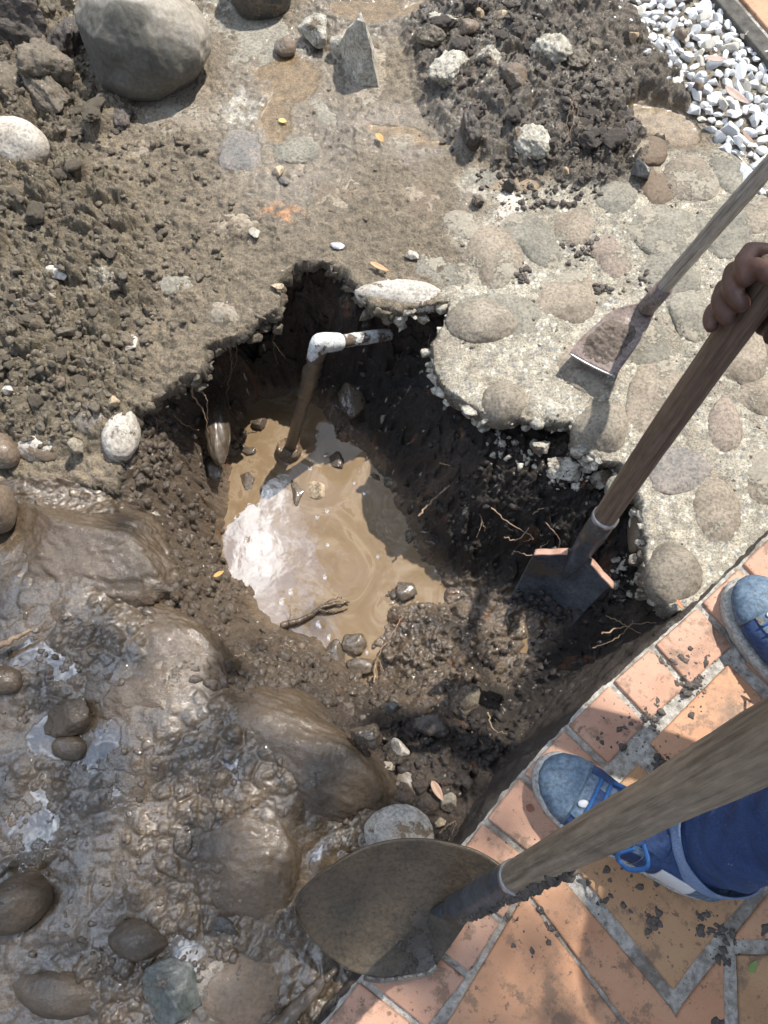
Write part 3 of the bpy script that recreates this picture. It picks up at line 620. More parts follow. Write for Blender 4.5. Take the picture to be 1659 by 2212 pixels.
            bm.to_mesh(me); bm.free(); me.materials.append(mt); me.polygons.foreach_set('use_smooth', np.ones(len(me.polygons), bool))
            me.shade_smooth() if hasattr(me, 'shade_smooth') else None
            ob = bpy.data.objects.new('brick' if mt is pink else 'clay_tile', me); COL.objects.link(ob); ob.parent = o
            ob.location = (cx, cy, PZ - .003 + random.uniform(-.0006, .0006)); ob.rotation_euler = (random.uniform(-.004, .004), random.uniform(-.004, .004), 0)
    return o, m, org
patio, MORTAR, ORANGE = build_patio()
# far walk across the gravel, with its kerb
a = [GV(1490, -60, .02), GV(1740, 235, .02)]; d = (a[1] - a[0]).normalized(); nrm = Vector((-d.y, d.x, 0)); nrm = nrm if nrm.x > 0 else -nrm
def quad_box(name, A, B, o0, o1, z0, z1, mat, parent=None, kind=None):
    vs = [A + nrm * o0, B + nrm * o0, B + nrm * o1, A + nrm * o1]; c = [(v.x, v.y, z0) for v in vs] + [(v.x, v.y, z1) for v in vs]
    o = mesh_np(name, c, [(3, 2, 1, 0), (4, 5, 6, 7), (0, 1, 5, 4), (1, 2, 6, 5), (2, 3, 7, 6), (3, 0, 4, 7)], mat, parent, smooth=False)
    md = o.modifiers.new('b', 'BEVEL'); md.width = .004; md.segments = 3
    if kind: tag(o, kind=kind)
    return o
kd = simple_mat('dark kerb', (.035, .032, .028), (.13, .12, .105), 40, .85, .004)
walk = quad_box('tiled_walk', a[0] - d * .6, a[1] + d * 1.2, .0, .045, -.1, .026, kd, kind='structure')
L0 = a[0] - d * .6
for k, (s0, s1) in enumerate([(0, .62), (.63, 1.02), (1.03, 1.42), (1.43, 1.9)]):
    quad_box('clay_tile', L0 + d * s0, L0 + d * s1, .052, .36, -.05, .034, ORANGE, walk)
quad_box('walk_bed', L0, L0 + d * 2.2, .04, .8, -.1, .026, MORTAR, walk)

# ------------------------------------------------------------------ scattering helpers
# clods over the spoil heaps and the mud
def clods(name, mat, region, n, rr, seed, label, cat, hfun, flat=.75, sub=2):
    rng = random.Random(seed); it = []
    while len(it) < n:
        u, v, ru, rv = rng.choice(region); a = rng.uniform(0, 6.28); q = math.sqrt(rng.random()); uu = u + ru * q * math.cos(a); vv = v + rv * q * math.sin(a)
        r = rr[0] + (rr[1] - rr[0]) * rng.random() ** 3; x, y = G(uu, vv); z = hfun(uu, vv)
        if z is None: continue
        it.append((float(x), float(y), z + r * flat * .35, r, r * flat))
    V_, F_ = merged_rocks(it, sub, seed, cuts=7, rough=.30, lump=.5, cutd=(.3, .8), fine=.10); o = mesh_np(name, V_, F_, mat); return tag(o, label, cat, kind='stuff')
def h_slab(u, v):
    x, y = G(u, v); d, _, _ = poly_sdf(np.array([float(x)]), np.array([float(y)]), cut_xy)
    return slab_z(u, v) if d[0] > .012 else None
clods('soil_crumbs', M['dark_clod'], [(1130, 190, 230, 180), (1130, 190, 160, 120), (1280, 280, 110, 100), (1000, 60, 120, 80), (1180, 390, 150, 60)], 1500, (.0016, .011), 11, 'dark crumbs of dug soil over the heap below the white gravel', 'soil crumbs', h_slab)
clods('soil_crumbs', M['soil_clod'], [(120, 600, 260, 340), (100, 800, 240, 160), (60, 150, 170, 170), (250, 500, 260, 260)], 2400, (.0014, .012), 12, 'brown crumbs of dug soil spread over the left side of the paving', 'soil crumbs', h_slab)
clods('mud_crumbs', M['soil_clod'], [(700, 450, 480, 300), (1250, 600, 330, 240), (1400, 900, 260, 300)], 650, (.0012, .006), 13, 'tiny mud crumbs scattered over the cobbled paving', 'mud crumbs', h_slab, flat=.5)
clods('mud_crumbs', M['dark_clod'], [(1265, 530, 60, 35), (1245, 545, 40, 30), (1455, 480, 14, 40), (1130, 590, 16, 24), (1300, 625, 22, 12), (1140, 440, 60, 20), (1600, 575, 40, 10), (1400, 600, 20, 30), (1440, 405, 10, 10)], 330, (.002, .009), 14, 'dark mud crumbs dropped in clusters on the clean cobbles', 'mud crumbs', h_slab, flat=.6)
def h_patio(u, v):
    x, y = float(G(u, v, PZ)[0]), float(G(u, v, PZ)[1]); return PZ + .002 if v > 1160 and (v - 1635) * 330 + (u - 1150) * 315 > 9000 else None
clods('mud_splatter', M['dark_clod'], [(1460, 1450, 55, 45), (1485, 1500, 30, 50), (1470, 1420, 60, 25), (1345, 1580, 70, 40), (1400, 1540, 18, 50), (1420, 1650, 20, 20), (1450, 1870, 60, 40), (1510, 1990, 40, 30), (1400, 1990, 20, 40), (1140, 2000, 60, 60), (1000, 1960, 60, 40), (1350, 1910, 90, 90), (1560, 2040, 40, 40), (1640, 2010, 12, 20), (1150, 1860, 50, 30), (1540, 2200, 8, 8)], 520, (.0015, .0085), 15, 'dark mud splashed over the bricks and tiles of the patio', 'mud splatter', h_patio, flat=.32)
clods('mud_splatter', M['soil_clod'], [(1300, 1850, 450, 420), (1480, 1500, 200, 200)], 420, (.0008, .0028), 16, 'fine specks of soil dotted over the patio tiles', 'mud splatter', h_patio, flat=.3)
def h_pit(u, v):
    # follow the line of sight down to the real ground
    for k in range(60):
        z = .02 - k * .008; x, y = G(u, v, z)
        if ground_h(float(x), float(y)) >= z: return z, float(x), float(y)
    return None
def pit_clods(name, mat, region, n, rr, seed, label, cat, flat=.8, wet=False):
    rng = random.Random(seed); it = []
    for _ in range(n):
        u, v, ru, rv = rng.choice(region); a = rng.uniform(0, 6.28); q = math.sqrt(rng.random()); h = h_pit(u + ru * q * math.cos(a), v + rv * q * math.sin(a))
        if h is None or h[0] < WATER_Z + .002: continue
        d, _, _ = poly_sdf(np.array([h[1]]), np.array([h[2]]), cut_xy)
        r = rr[0] + (rr[1] - rr[0]) * rng.random() ** 3; it.append((h[1], h[2], h[0] + r * .2, r, r * flat))
    V_, F_ = merged_rocks(it, 2, seed, cuts=7, rough=.30, lump=.5, cutd=(.3, .8), fine=.10); o = mesh_np(name, V_, F_, mat); return tag(o, label, cat, kind='stuff')
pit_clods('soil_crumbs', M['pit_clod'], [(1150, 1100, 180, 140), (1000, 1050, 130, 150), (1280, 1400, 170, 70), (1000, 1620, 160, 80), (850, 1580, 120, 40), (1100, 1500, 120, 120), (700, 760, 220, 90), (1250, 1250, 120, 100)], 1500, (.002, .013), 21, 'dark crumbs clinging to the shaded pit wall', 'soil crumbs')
M['wet_soil'] = stone_mat('wet soil clod', (.055, .040, .028), (.11, .082, .058), mud=.2, wet=.5, bumpd=.004)
pit_clods('soil_crumbs', M['wet_soil'], [(380, 1100, 110, 220), (420, 1280, 110, 120), (560, 1440, 160, 60), (700, 1500, 160, 50), (330, 960, 60, 90)], 2600, (.0014, .017), 22, 'wet brown crumbs on the sunlit pit slope left of the water', 'soil crumbs')
M['wet_clod'] = stone_mat('wet clod', (.075, .055, .037), (.125, .092, .062), mud=.3, wet=.72, bumpd=.001, mudc=(.10, .072, .048))
pit_clods('mud_lumps', M['wet_clod'], [(930, 1380, 130, 130), (880, 1330, 90, 90), (960, 1480, 90, 60), (620, 1050, 60, 40), (560, 960, 60, 50)], 420, (.002, .015), 23, 'glistening wet mud lumps on the mound beside the water', 'mud lumps')
pit_clods('mud_lumps', M['wet_clod'], [(150, 1750, 230, 330), (300, 2000, 260, 200), (420, 1700, 250, 150), (120, 1450, 150, 140), (250, 2100, 250, 110), (770, 1680, 90, 110)], 1100, (.0015, .009), 24, 'glossy little lumps in the wet mud bed at lower left', 'mud lumps', flat=.6)

# concrete crumbs below the lip on the right
pit_clods('concrete_rubble', M['concrete'], [(1200, 1010, 70, 40), (1240, 1040, 60, 20), (1130, 980, 50, 30), (1290, 1030, 40, 20), (1340, 1250, 30, 60), (1080, 960, 30, 30)], 210, (.003, .013), 25, 'pale crumbs of broken concrete under the right lip of the pit', 'rubble')

# ------------------------------------------------------------------ single stones
def stone(name, label, cat, mat, u, v, ru, rv, rot=0, z=0.0, hz=.02, seed=1, tall=False, group=None, sub=5, **kw):
    kw.setdefault('lump', .18); kw.setdefault('rough', .04)
    return put_rock(name, M[mat], u, v, ru, rv, rot, z, hz, seed, sub, tall, None, label, cat, group, **kw)
ang = dict(cuts=12, lump=.2, rough=.07, cutd=(.45, .8), fine=.03)
crag = dict(cuts=6, lump=.4, rough=.2, cutd=(.5, .85), fine=.05)
S = stone
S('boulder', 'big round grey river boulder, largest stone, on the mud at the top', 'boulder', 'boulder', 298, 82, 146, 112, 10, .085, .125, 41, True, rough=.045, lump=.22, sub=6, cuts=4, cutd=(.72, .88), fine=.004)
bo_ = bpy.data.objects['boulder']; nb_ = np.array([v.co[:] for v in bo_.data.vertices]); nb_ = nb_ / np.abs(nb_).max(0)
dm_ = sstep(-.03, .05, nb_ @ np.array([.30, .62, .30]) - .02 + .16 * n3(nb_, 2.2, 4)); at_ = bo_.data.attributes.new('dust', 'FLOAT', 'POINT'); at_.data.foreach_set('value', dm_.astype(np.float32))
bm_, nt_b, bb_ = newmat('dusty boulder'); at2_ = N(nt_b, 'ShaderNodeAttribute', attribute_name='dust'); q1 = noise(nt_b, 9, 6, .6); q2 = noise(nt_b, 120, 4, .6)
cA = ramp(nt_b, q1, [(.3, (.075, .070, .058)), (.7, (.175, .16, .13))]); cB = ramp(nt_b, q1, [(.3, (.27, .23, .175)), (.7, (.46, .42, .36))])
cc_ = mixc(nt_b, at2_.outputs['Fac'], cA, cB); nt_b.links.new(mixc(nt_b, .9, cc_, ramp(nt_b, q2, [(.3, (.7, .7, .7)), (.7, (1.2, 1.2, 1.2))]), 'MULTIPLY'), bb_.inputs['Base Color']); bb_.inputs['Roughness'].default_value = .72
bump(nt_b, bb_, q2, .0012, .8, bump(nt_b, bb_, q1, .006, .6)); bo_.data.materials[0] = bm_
S('boulder', 'dark smooth boulder cut off by the top edge of the photo', 'boulder', 'dark_stone', 556, -38, 72, 82, 0, .04, .08, 42, True, rough=.03)
S('stone', 'white smooth stone half buried in soil at the left edge', 'stone', 'pale_stone', 38, 312, 72, 56, 25, .035, .05, 43, True, rough=.03)
S('pebble', 'small round grey-brown pebble beside the big boulder', 'pebble', 'muddy_dry', 617, 102, 24, 22, 0, .014, .018, 44, True, rough=.04)
S('stone', 'rough brown clod-covered stone left of the big boulder', 'stone', 'soil_clod', 95, 150, 62, 60, 20, .05, .055, 45, True, **crag)
S('stone', 'dark lump of soil in the top left corner', 'soil clod', 'dark_clod', 30, 40, 80, 60, 0, .07, .07, 46, True, **crag)
S('stone', 'elongated earth-crusted stone above the white half-buried stone', 'stone', 'soil_clod', 110, 205, 46, 78, -30, .03, .045, 47, True, **crag)
S('stone', 'earth-crusted lump at the left edge above the white stone', 'stone', 'soil_clod', 25, 190, 50, 46, 0, .04, .045, 48, True, **crag)
S('soil_clod', 'dark soil clod tucked under the left side of the big boulder', 'soil clod', 'dark_clod', 150, 100, 40, 60, 10, .03, .05, 49, True, **crag)
S('soil_clod', 'rounded dark clod under the lower left of the big boulder', 'soil clod', 'dark_clod', 258, 258, 34, 26, 0, .012, .02, 50, True, **crag)
# shards at the top middle
S('concrete_shard', 'pale-edged chunk of broken concrete above the wet paving', 'concrete chunk', 'concrete', 683, 68, 44, 34, 15, .03, .04, 51, True, **ang)
S('concrete_shard', 'long low concrete chunk leaning against the upright spike', 'concrete chunk', 'concrete', 735, 95, 38, 26, 40, .025, .03, 152, True, **ang)
def spike():
    A = [GV(712, 118, .0), GV(775, 190, .0), GV(818, 192, .0), GV(815, 120, .0), GV(760, 85, 0)]; m = mpp(775, 100)
    top = [P(768, 30, 1.6), P(778, 15, 1.6), P(786, 40, 1.6)]
    base = [tuple(p) for p in A]; tz = .13
    tp = [(*[float(c) for c in G(770, 42, tz)], tz), (*[float(c) for c in G(780, 22, tz + .01)], tz + .01), (*[float(c) for c in G(790, 50, tz)], tz)]
    bm = bmesh.new(); [bm.verts.new(p) for p in base + tp]; bmesh.ops.convex_hull(bm, input=bm.verts)
    bmesh.ops.triangulate(bm, faces=bm.faces); bmesh.ops.subdivide_edges(bm, edges=bm.edges, cuts=7, use_grid_fill=True)
    p = np.array([v.co[:] for v in bm.verts]); d = n3(p, 26, 3) * .006 + n3(p, 90, 4) * .003
    for v, q in zip(bm.verts, d): v.co += v.normal * q
    c = np.array([sum(q[i] for q in base) / 5 for i in range(3)]); f = [[v.index for v in g.verts] for g in bm.faces]; bm.verts.index_update()
    pts = [v.co[:] for v in bm.verts]; bm.free(); o = mesh_np('concrete_shard', pts, f, M['concrete'], loc=tuple(c), smooth=False)
    tag(o, 'tall pointed spike of broken stone standing upright on the paving', 'stone shard')
spike()
# chunks in the right heap
heap = [(970, 148, 42, 40, 0, .05, .03, 'concrete', 'round knobbly pale concrete chunk on the left of the dark heap'),
        (1058, 122, 34, 24, 10, .05, .025, 'concrete', 'small pale concrete chunk right of the round knobbly one'),
        (1190, 108, 36, 38, 30, .055, .03, 'concrete', 'pale jagged concrete chunk high on the dark heap'),
        (1105, 165, 34, 36, 0, .05, .03, 'muddy_dry', 'square brown stone in the middle of the dark heap'),
        (1016, 285, 26, 38, 0, .03, .035, 'dark_clod', 'black clod standing at the left foot of the dark heap'),
        (1146, 305, 36, 46, -20, .035, .03, 'concrete', 'bent pale concrete fragment at the lower foot of the dark heap'),
        (1387, 368, 25, 26, 10, .024, .026, 'dark_stone', 'dark cube-like stone casting a shadow on clean cobbles'),
        (1005, 65, 28, 24, 0, .05, .025, 'muddy_dry', 'brown block of stone near the top of the dark heap'),
        (955, 42, 34, 14, 15, .05, .015, 'concrete', 'flat pale stone sliver at the top left of the dark heap'),
        (1038, 32, 14, 14, 0, .05, .015, 'tan_stone', 'small tan stone at the top of the dark heap'),
        (1085, 32, 15, 17, 0, .05, .015, 'tan_stone', 'second tan stone at the top edge of the dark heap, right of the other'),
        (1245, 130, 26, 24, 0, .05, .02, 'soil_clod', 'brown clod right of the high jagged concrete chunk'),
        (1280, 100, 24, 26, 0, .045, .02, 'soil_clod', 'brown clod on the upper right side of the dark heap'),
        (930, 75, 30, 22, 20, .045, .02, 'soil_clod', 'brown clod at the upper left side of the dark heap'),
        (1360, 285, 16, 22, 0, .03, .02, 'dark_clod', 'dark clod on the right foot of the dark heap beside the puddle'),
        (1240, 265, 12, 20, 0, .04, .018, 'muddy_dry', 'small muddy stone beside the thin roots on the heap'),
        (1100, 400, 12, 12, 0, .012, .012, 'dark_clod', 'small black clod below the bent concrete fragment'),
        (1222, 370, 9, 16, 0, .012, .012, 'tan_stone', 'small tan stone at the lower edge of the dark heap'),
        (1035, 432, 14, 14, 0, .01, .012, 'soil_clod', 'brown clod alone on the muddy paving above the clean cobbles')]
for i, (u, v, ru, rv, rot, z, hz, mt, lb) in enumerate(heap):
    S('concrete_chunk' if mt == 'concrete' else ('soil_clod' if 'clod' in mt else 'stone'), lb, 'concrete chunk' if mt == 'concrete' else ('soil clod' if 'clod' in mt else 'stone'), mt, u, v, ru, rv, rot, z, hz, 60 + i, True, **(crag if mt in ('concrete', 'soil_clod', 'dark_clod') else ang))
small = [(602, 370, 14, 17, 0, .010, .011, 'tan_stone', 'tan cube-shaped stone chip on the wet paving'), (613, 392, 12, 8, 30, .006, .006, 'dark_stone', 'dark chip touching the tan cube-shaped chip'),
         (548, 502, 20, 12, 30, .012, .005, 'concrete', 'flat pale chip tilted up from the mud'), (734, 530, 18, 10, 5, .008, .007, 'white_stone', 'white half-round shell-like chip above the pit'),
         (888, 553, 20, 13, 10, .006, .008, 'pale_stone', 'pale pebble above the right lip stone of the pit'), (598, 618, 16, 9, 0, .008, .008, 'tan_stone', 'tan chip at the left side of the notch in the pit rim'),
         (118, 590, 36, 15, 15, .035, .012, 'pale_stone', 'long pale stone sliver on the rough soil at left'), (115, 640, 11, 13, 0, .03, .012, 'grey_stone', 'small round grey pebble below the long pale sliver'),
         (282, 745, 20, 24, 20, .014, .013, 'pale_stone', 'pale angular stone above the left lip of the pit'), (262, 690, 17, 24, 0, .012, .012, 'muddy_dry', 'brown angular stone above the pale one near the left lip'),
         (245, 870, 20, 16, 20, .03, .016, 'tan_stone', 'tan jagged chip above the pale oval rim stone'), (162, 966, 20, 20, 0, .02, .018, 'grey_stone', 'small grey stone lying on the muddy rim at left'),
         (218, 208, 12, 14, 0, .02, .01, 'tan_stone', 'rusty orange chip among the dark clods at upper left'), (195, 255, 14, 14, 0, .02, .01, 'muddy_dry', 'muddy brown stone under the dark clods at upper left'),
         (20, 840, 20, 14, 0, .03, .014, 'pale_stone', 'pale chip at the left edge below the rough soil'), (70, 660, 20, 12, 20, .03, .014, 'muddy_dry', 'muddy flat stone in the rough soil at left'), (140, 715, 22, 14, -20, .03, .014, 'soil_clod', 'soil-covered stone in the middle of the left rough soil')]
for i, (u, v, ru, rv, rot, z, hz, mt, lb) in enumerate(small):
    S('stone_chip', lb, 'stone chip', mt, u, v, ru, rv, rot, z + slab_z(u, v) * (0 if z < .02 else .3), hz, 90 + i, u and True, sub=4, **ang)
# stones round the rim
S('lip_stone', 'grey cobble hanging over the left notch of the pit rim', 'cobble', 'grey_stone', 487, 690, 46, 30, 5, -.018, .03, 111)
S('lip_stone', 'long smooth slab stone on the upper right rim of the pit', 'cobble', 'pale_stone', 868, 642, 106, 32, 4, -.022, .034, 112)
S('lip_stone', 'large pale cobble at the right end of the rim slab stone', 'cobble', 'grey_stone', 1040, 698, 78, 48, 0, -.008, .032, 113)
S('lip_stone', 'round buff cobble bulging over the right rim of the pit', 'cobble', 'grey_stone', 1088, 876, 56, 46, -20, -.020, .046, 114)
S('concrete_chunk', 'blue-grey broken concrete between two bulging rim cobbles', 'concrete chunk', 'concrete', 1185, 885, 60, 34, 8, -.024, .035, 115, **ang)
S('lip_stone', 'big oval buff cobble on the rim behind the spade handle', 'cobble', 'grey_stone', 1296, 932, 64, 62, -25, -.022, .052, 116)
S('lip_stone', 'round clean cobble at the corner between pit and brick kerb', 'cobble', 'grey_stone', 1449, 1244, 64, 70, -20, -.018, .048, 117, rough=.02)
S('stone', 'brown side stone standing in the wall below the right rim', 'stone', 'muddy_dry', 1385, 1130, 24, 62, 10, -.05, .04, 118)
S('concrete_chunk', 'flat white concrete chunk lodged under the right rim', 'concrete chunk', 'concrete', 1165, 965, 34, 18, 10, -.06, .02, 119, **ang)
S('concrete_chunk', 'crumbly pale concrete mass under the big oval rim cobble', 'concrete chunk', 'concrete', 1225, 1018, 48, 28, 10, -.075, .03, 120, **crag)
S('concrete_chunk', 'wedge of pale mortar behind the spade handle under the rim', 'concrete chunk', 'concrete', 1300, 1030, 36, 24, -20, -.07, .03, 121, **ang)
S('lip_stone', 'pale oval stone with a mud cap on the left rim', 'stone', 'pale_stone', 262, 938, 36, 58, 15, -.012, .04, 122)
S('stone', 'flat pale stone sunk in mud left of the pale oval rim stone', 'stone', 'pale_stone', 85, 955, 60, 44, 15, -.02, .028, 123)
S('stone', 'brown flat stone covered in mud above the pale oval rim stone', 'stone', 'muddy_dry', 190, 905, 56, 34, 0, .002, .028, 124)
S('stone', 'grey rounded stone at the left edge beside the sunk pale stone', 'stone', 'muddy_dry', 8, 975, 34, 36, 0, .0, .03, 125)
S('stone', 'round brown stone half out of the left edge of the photo', 'stone', 'muddy_dry', -12, 1098, 42, 52, 0, .03, .05, 126, True)
S('flat_stone', 'broad flat muddy stone on the left rim of the pit', 'stone', 'muddy_stone', 150, 1195, 225, 135, 10, -.056, .076, 127, sub=6, cuts=5, cutd=(.6, .8), lump=.35, rough=.06, dots=.09)
S('stone', 'angular wet stone below the tip of the broad flat stone', 'stone', 'muddy_stone', 305, 1300, 38, 18, -5, -.02, .022, 128, **ang)
S('boulder', 'round mud-coated boulder below the broad flat stone', 'boulder', 'muddy_stone', 330, 1470, 168, 155, 25, -.056, .066, 129, sub=6, rough=.05, lump=.3, sq=.92, dots=.08)
S('boulder', 'long mud-coated boulder between the pit and the wet mud', 'boulder', 'muddy_stone', 662, 1640, 198, 122, 38, -.066, .078, 133, sub=6, rough=.05, lump=.3, sq=.92, dots=.05)
S('boulder', 'broad mud-smeared boulder left of the round shovel blade', 'boulder', 'muddy_stone', 532, 1845, 165, 150, 35, -.058, .066, 134, sub=6, rough=.05, lump=.3, sq=.92, dots=.07)
S('stone', 'clean pale oval stone just above the round shovel blade', 'stone', 'pale_stone', 860, 1800, 76, 62, 10, -.035, .04, 132)
S('stone', 'lumpy muddy stone between the puddles at lower left', 'stone', 'muddy_stone', 158, 1548, 54, 42, -15, .005, .035, 133, **dict(crag, fine=.0, rough=.1))
S('stone', 'smooth egg-shaped muddy stone at the lower left edge', 'stone', 'muddy_stone', 42, 1950, 78, 56, -45, .0, .05, 134)
S('stone', 'patchy flat stone at the bottom edge right of the green rock', 'stone', 'muddy_dry', 515, 2130, 108, 98, 20, -.03, .04, 135, sub=6)
S('rock', 'dark green-grey rough rock at the bottom edge', 'rock', 'green_stone', 365, 2145, 80, 80, 0, -.005, .04, 136, **ang)
S('stone', 'small smooth muddy stone on the left edge above the lumpy one', 'stone', 'muddy_stone', 10, 1470, 44, 32, 0, .005, .025, 137)
S('stone', 'rusty reddish stone under the lumpy muddy one', 'stone', 'muddy_stone', 150, 1615, 40, 28, 0, -.002, .018, 138)
S('stone', 'domed muddy stone low in the mud near the bottom left', 'stone', 'muddy_stone', 300, 2030, 60, 44, 0, -.012, .028, 139)
S('stone', 'wide muddy hump at the bottom left corner', 'stone', 'muddy_stone', 130, 2140, 110, 60, 10, -.02, .035, 140)
S('stone', 'muddy clod on the right end of the long coated boulder', 'soil clod', 'wet_clod', 790, 1590, 32, 36, 0, .005, .022, 141, **crag)
S('rock', 'dark rough rock wedged under the green one and the flat stone', 'rock', 'dark_stone', 475, 2000, 62, 34, 20, -.02, .025, 142, **ang)
for i, (u, v, ru, rv, z, mt, lb) in enumerate([(845, 1530, 22, 18, -.09, 'dark_stone', 'dark pebble on the soil edge below the mound'), (935, 1570, 34, 26, -.1, 'dark_clod', 'black clod below the mound in the pit'),
        (1012, 1512, 30, 40, -.15, 'soil_clod', 'reddish crumbly clod standing at the deep corner of the pit'), (862, 1612, 26, 18, -.08, 'pale_stone', 'pale chipped stone right of the long coated boulder'),
        (838, 1655, 15, 20, -.07, 'grey_stone', 'small grey stone touching the long coated boulder'), (880, 1700, 42, 34, -.07, 'muddy_dry', 'flat brown stone above the clean pale oval stone'),
        (972, 1732, 25, 22, -.05, 'grey_stone', 'round grey pebble beside the pink leaf'), (1000, 1840, 60, 30, -.03, 'muddy_dry', 'brown stone behind the shovel socket'), (950, 1775, 18, 12, -.05, 'tan_stone', 'reddish chip of brick between the pebble and the shovel')]):
    S('stone', lb, 'stone', mt, u, v, ru, rv, 15 * i, z, .02, 160 + i, sub=4, **(crag if 'clod' in mt else ang))
# stones down in the pit
S('upright_stone', 'long wet stone standing in the pit wall left of the pipe', 'stone', 'wet_clod', 470, 925, 28, 80, -3, -.24, .035, 171, rough=.06)
for i, (u, v, ru, rv, z, lb) in enumerate([(722, 1425, 26, 42, -.38, 'smooth wet pebble in the tip of the water'), (765, 1385, 28, 24, -.38, 'dark wet stone at the edge of the mound'), (655, 1400, 34, 28, -.375, 'dark wet stone below the floating root stick'),
        (875, 1275, 30, 24, -.375, 'wet lump at the top of the mound'), (728, 1000, 22, 14, -.385, 'dark clod poking out of the water right of the pipe'), (640, 1065, 42, 26, -.392, 'muddy island in the water below the pipe'), (685, 1060, 22, 20, -.388, 'shiny orange-brown stone on the muddy island'),
        (535, 1040, 22, 28, -.388, 'muddy lump in the water near the left bank'), (560, 915, 18, 14, -.38, 'small dark clod in the far left of the water'), (540, 975, 20, 12, -.388, 'thin scrap of mud floating left of the pipe'), (780, 1440, 30, 22, -.37, 'round wet stone right of the smooth pebble'),
        (810, 1030, 14, 8, -.385, 'small dark clod at the right shore of the water'), (460, 1010, 34, 18, -.3, 'muddy ledge stone below the long upright stone'), (760, 860, 40, 26, -.31, 'dark stone deep in the shaded pit wall')]):
    S('wet_stone', lb, 'stone', 'tan_stone' if 'orange' in lb else 'wet_clod', u, v, ru, rv, 20 * i, z + .010, .014 if ru < 30 else .013, 175 + i, sub=4, **dict(crag, rough=.1))

# ------------------------------------------------------------------ white gravel bed
bed = [GV(1290, -40, .002), GV(1350, 90, .002), GV(1480, 230, .002), (GV(1600, 400, .002)), GV(1900, 620, .002), GV(2050, 300, .002), GV(1700, 150, .002), GV(1500, -60, .002)]
gb = mesh_np('gravel_bed', [tuple(p) for p in bed] , [tuple(range(len(bed)))], simple_mat('gravel bed soil', (.10, .08, .06), (.3, .27, .22), 60, .9, .004), smooth=False); tag(gb, kind='structure')
wm = [stone_mat('white marble', (.66, .66, .65), (.85, .86, .87), mud=-.05, scale=18, bumpd=.0008), stone_mat('cream marble', (.55, .51, .44), (.75, .71, .62), mud=.0, scale=18, bumpd=.0008), stone_mat('grey white marble', (.48, .49, .5), (.7, .71, .72), mud=.0, scale=18, bumpd=.0008)]
gp = []
for k in range(14):
    p, f = rock_unit(500 + k, 3, cuts=13, lump=.25, rough=.03, cutd=(.42, .8)); me_o = mesh_np('gravel_stone', p, f, wm[0 if k < 9 else 1 + k % 2], smooth=True); gp.append(me_o)
    md = me_o.modifiers.new('split', 'EDGE_SPLIT'); md.split_angle = R(24)
gl = ['clean white marble chip in the gravel bed beside the tiled walk', 'cream-coloured chip among the white gravel beside the tiled walk', 'greyish chip among the white gravel beside the tiled walk']
poly = [(1300, -30), (1350, 80), (1420, 150), (1485, 232), (1545, 300), (1610, 390), (1700, 470), (1800, 420), (1760, 270), (1660, 150), (1600, 85), (1540, 20), (1500, -40)]
def inpoly(u, v, pl):
    d, _, _ = poly_sdf(np.array([float(u)]), np.array([float(v)]), pl); return d[0] < 0
rng = random.Random(5); placed = []; tries = 0
while len(placed) < 290 and tries < 9000:
    tries += 1; u, v = rng.uniform(1290, 1690), rng.uniform(-30, 470)
    if not inpoly(u, v, poly): continue
    x, y = (float(c) for c in G(u, v)); r = rng.choice([.010, .013, .016, .02, .023]) * rng.uniform(.85, 1.2); lay = 0
    ok = True
    for (a_, b_, rr) in placed:
        if math.hypot(a_ - x, b_ - y) < (r + rr) * (.78 if tries < 3500 else .58): ok = False; break
    if not ok: continue
    placed.append((x, y, r)); k = len(placed) - 1
    pr = gp[k % 14] if k < 14 else gp[rng.randrange(14)]
    o = pr if k < 14 else pr.copy()
    if k >= 14: COL.objects.link(o)
    ci = wm.index(o.data.materials[0]); tag(o, gl[ci], 'gravel stone', ['white gravel chips in the bed', 'cream gravel chips in the bed', 'grey gravel chips in the bed'][ci])
    o.location = (x, y, r * .45 + (.008 if tries > 3500 else 0)); o.scale = (r * rng.uniform(.95, 1.45), r * rng.uniform(.75, 1.05), r * rng.uniform(.6, .8)); o.rotation_euler = (rng.uniform(-.5, .5), rng.uniform(-.5, .5), rng.uniform(0, 6.28))
for k, (u, v, lb, mt) in enumerate([(1505, 190, 'brown stone lying on the white gravel', 'muddy_dry'), (1366, 78, 'tan chip at the upper end of the white gravel', 'tan_stone'), (1470, 75, 'small dull brown chip in the upper white gravel', 'muddy_dry')]):
    S('stone', lb, 'stone', mt, u, v, 15, 17, 0, .025, .018, 190 + k, True, sub=4, **ang)

# ------------------------------------------------------------------ leaves
def leaf(label, u, v, L, W, rot, z, col, curl=.25, name='leaf'):
    m, nt, b = newmat('leaf ' + label[:12]); n1 = noise(nt, 60, 4); nt.links.new(ramp(nt, n1, [(.3, tuple(c * .7 for c in col)), (.7, col)]), b.inputs['Base Color']); b.inputs['Roughness'].default_value = .6
    mm = mpp(u, v, z); L *= mm; W *= mm; nx, ny = 13, 7; co_ = []
    for i in range(nx):
        t = i / (nx - 1); w = W * (math.sin(math.pi * t ** .8)) ** .8 + 1e-5
        for j in range(ny):
            q = j / (ny - 1) * 2 - 1; co_.append(((t - .5) * 2 * L, q * w, abs(q) * w * curl * 1.2 + curl * .5 * L * (2 * t - 1) ** 2 + .0012))
    o = mesh_np(name, co_, grid_faces(nx, ny)[:, ::-1], m); md = o.modifiers.new('s', 'SOLIDIFY'); md.thickness = .0006
    o.location = GV(u, v, z); o.rotation_euler = (random.uniform(-.1, .1), 0, R(-rot)); tag(o, label, 'leaf'); return o
leaf('small bright yellow oval leaf on the wet paving', 611, 263, 10, 6, 20, .006, (.75, .6, .22))
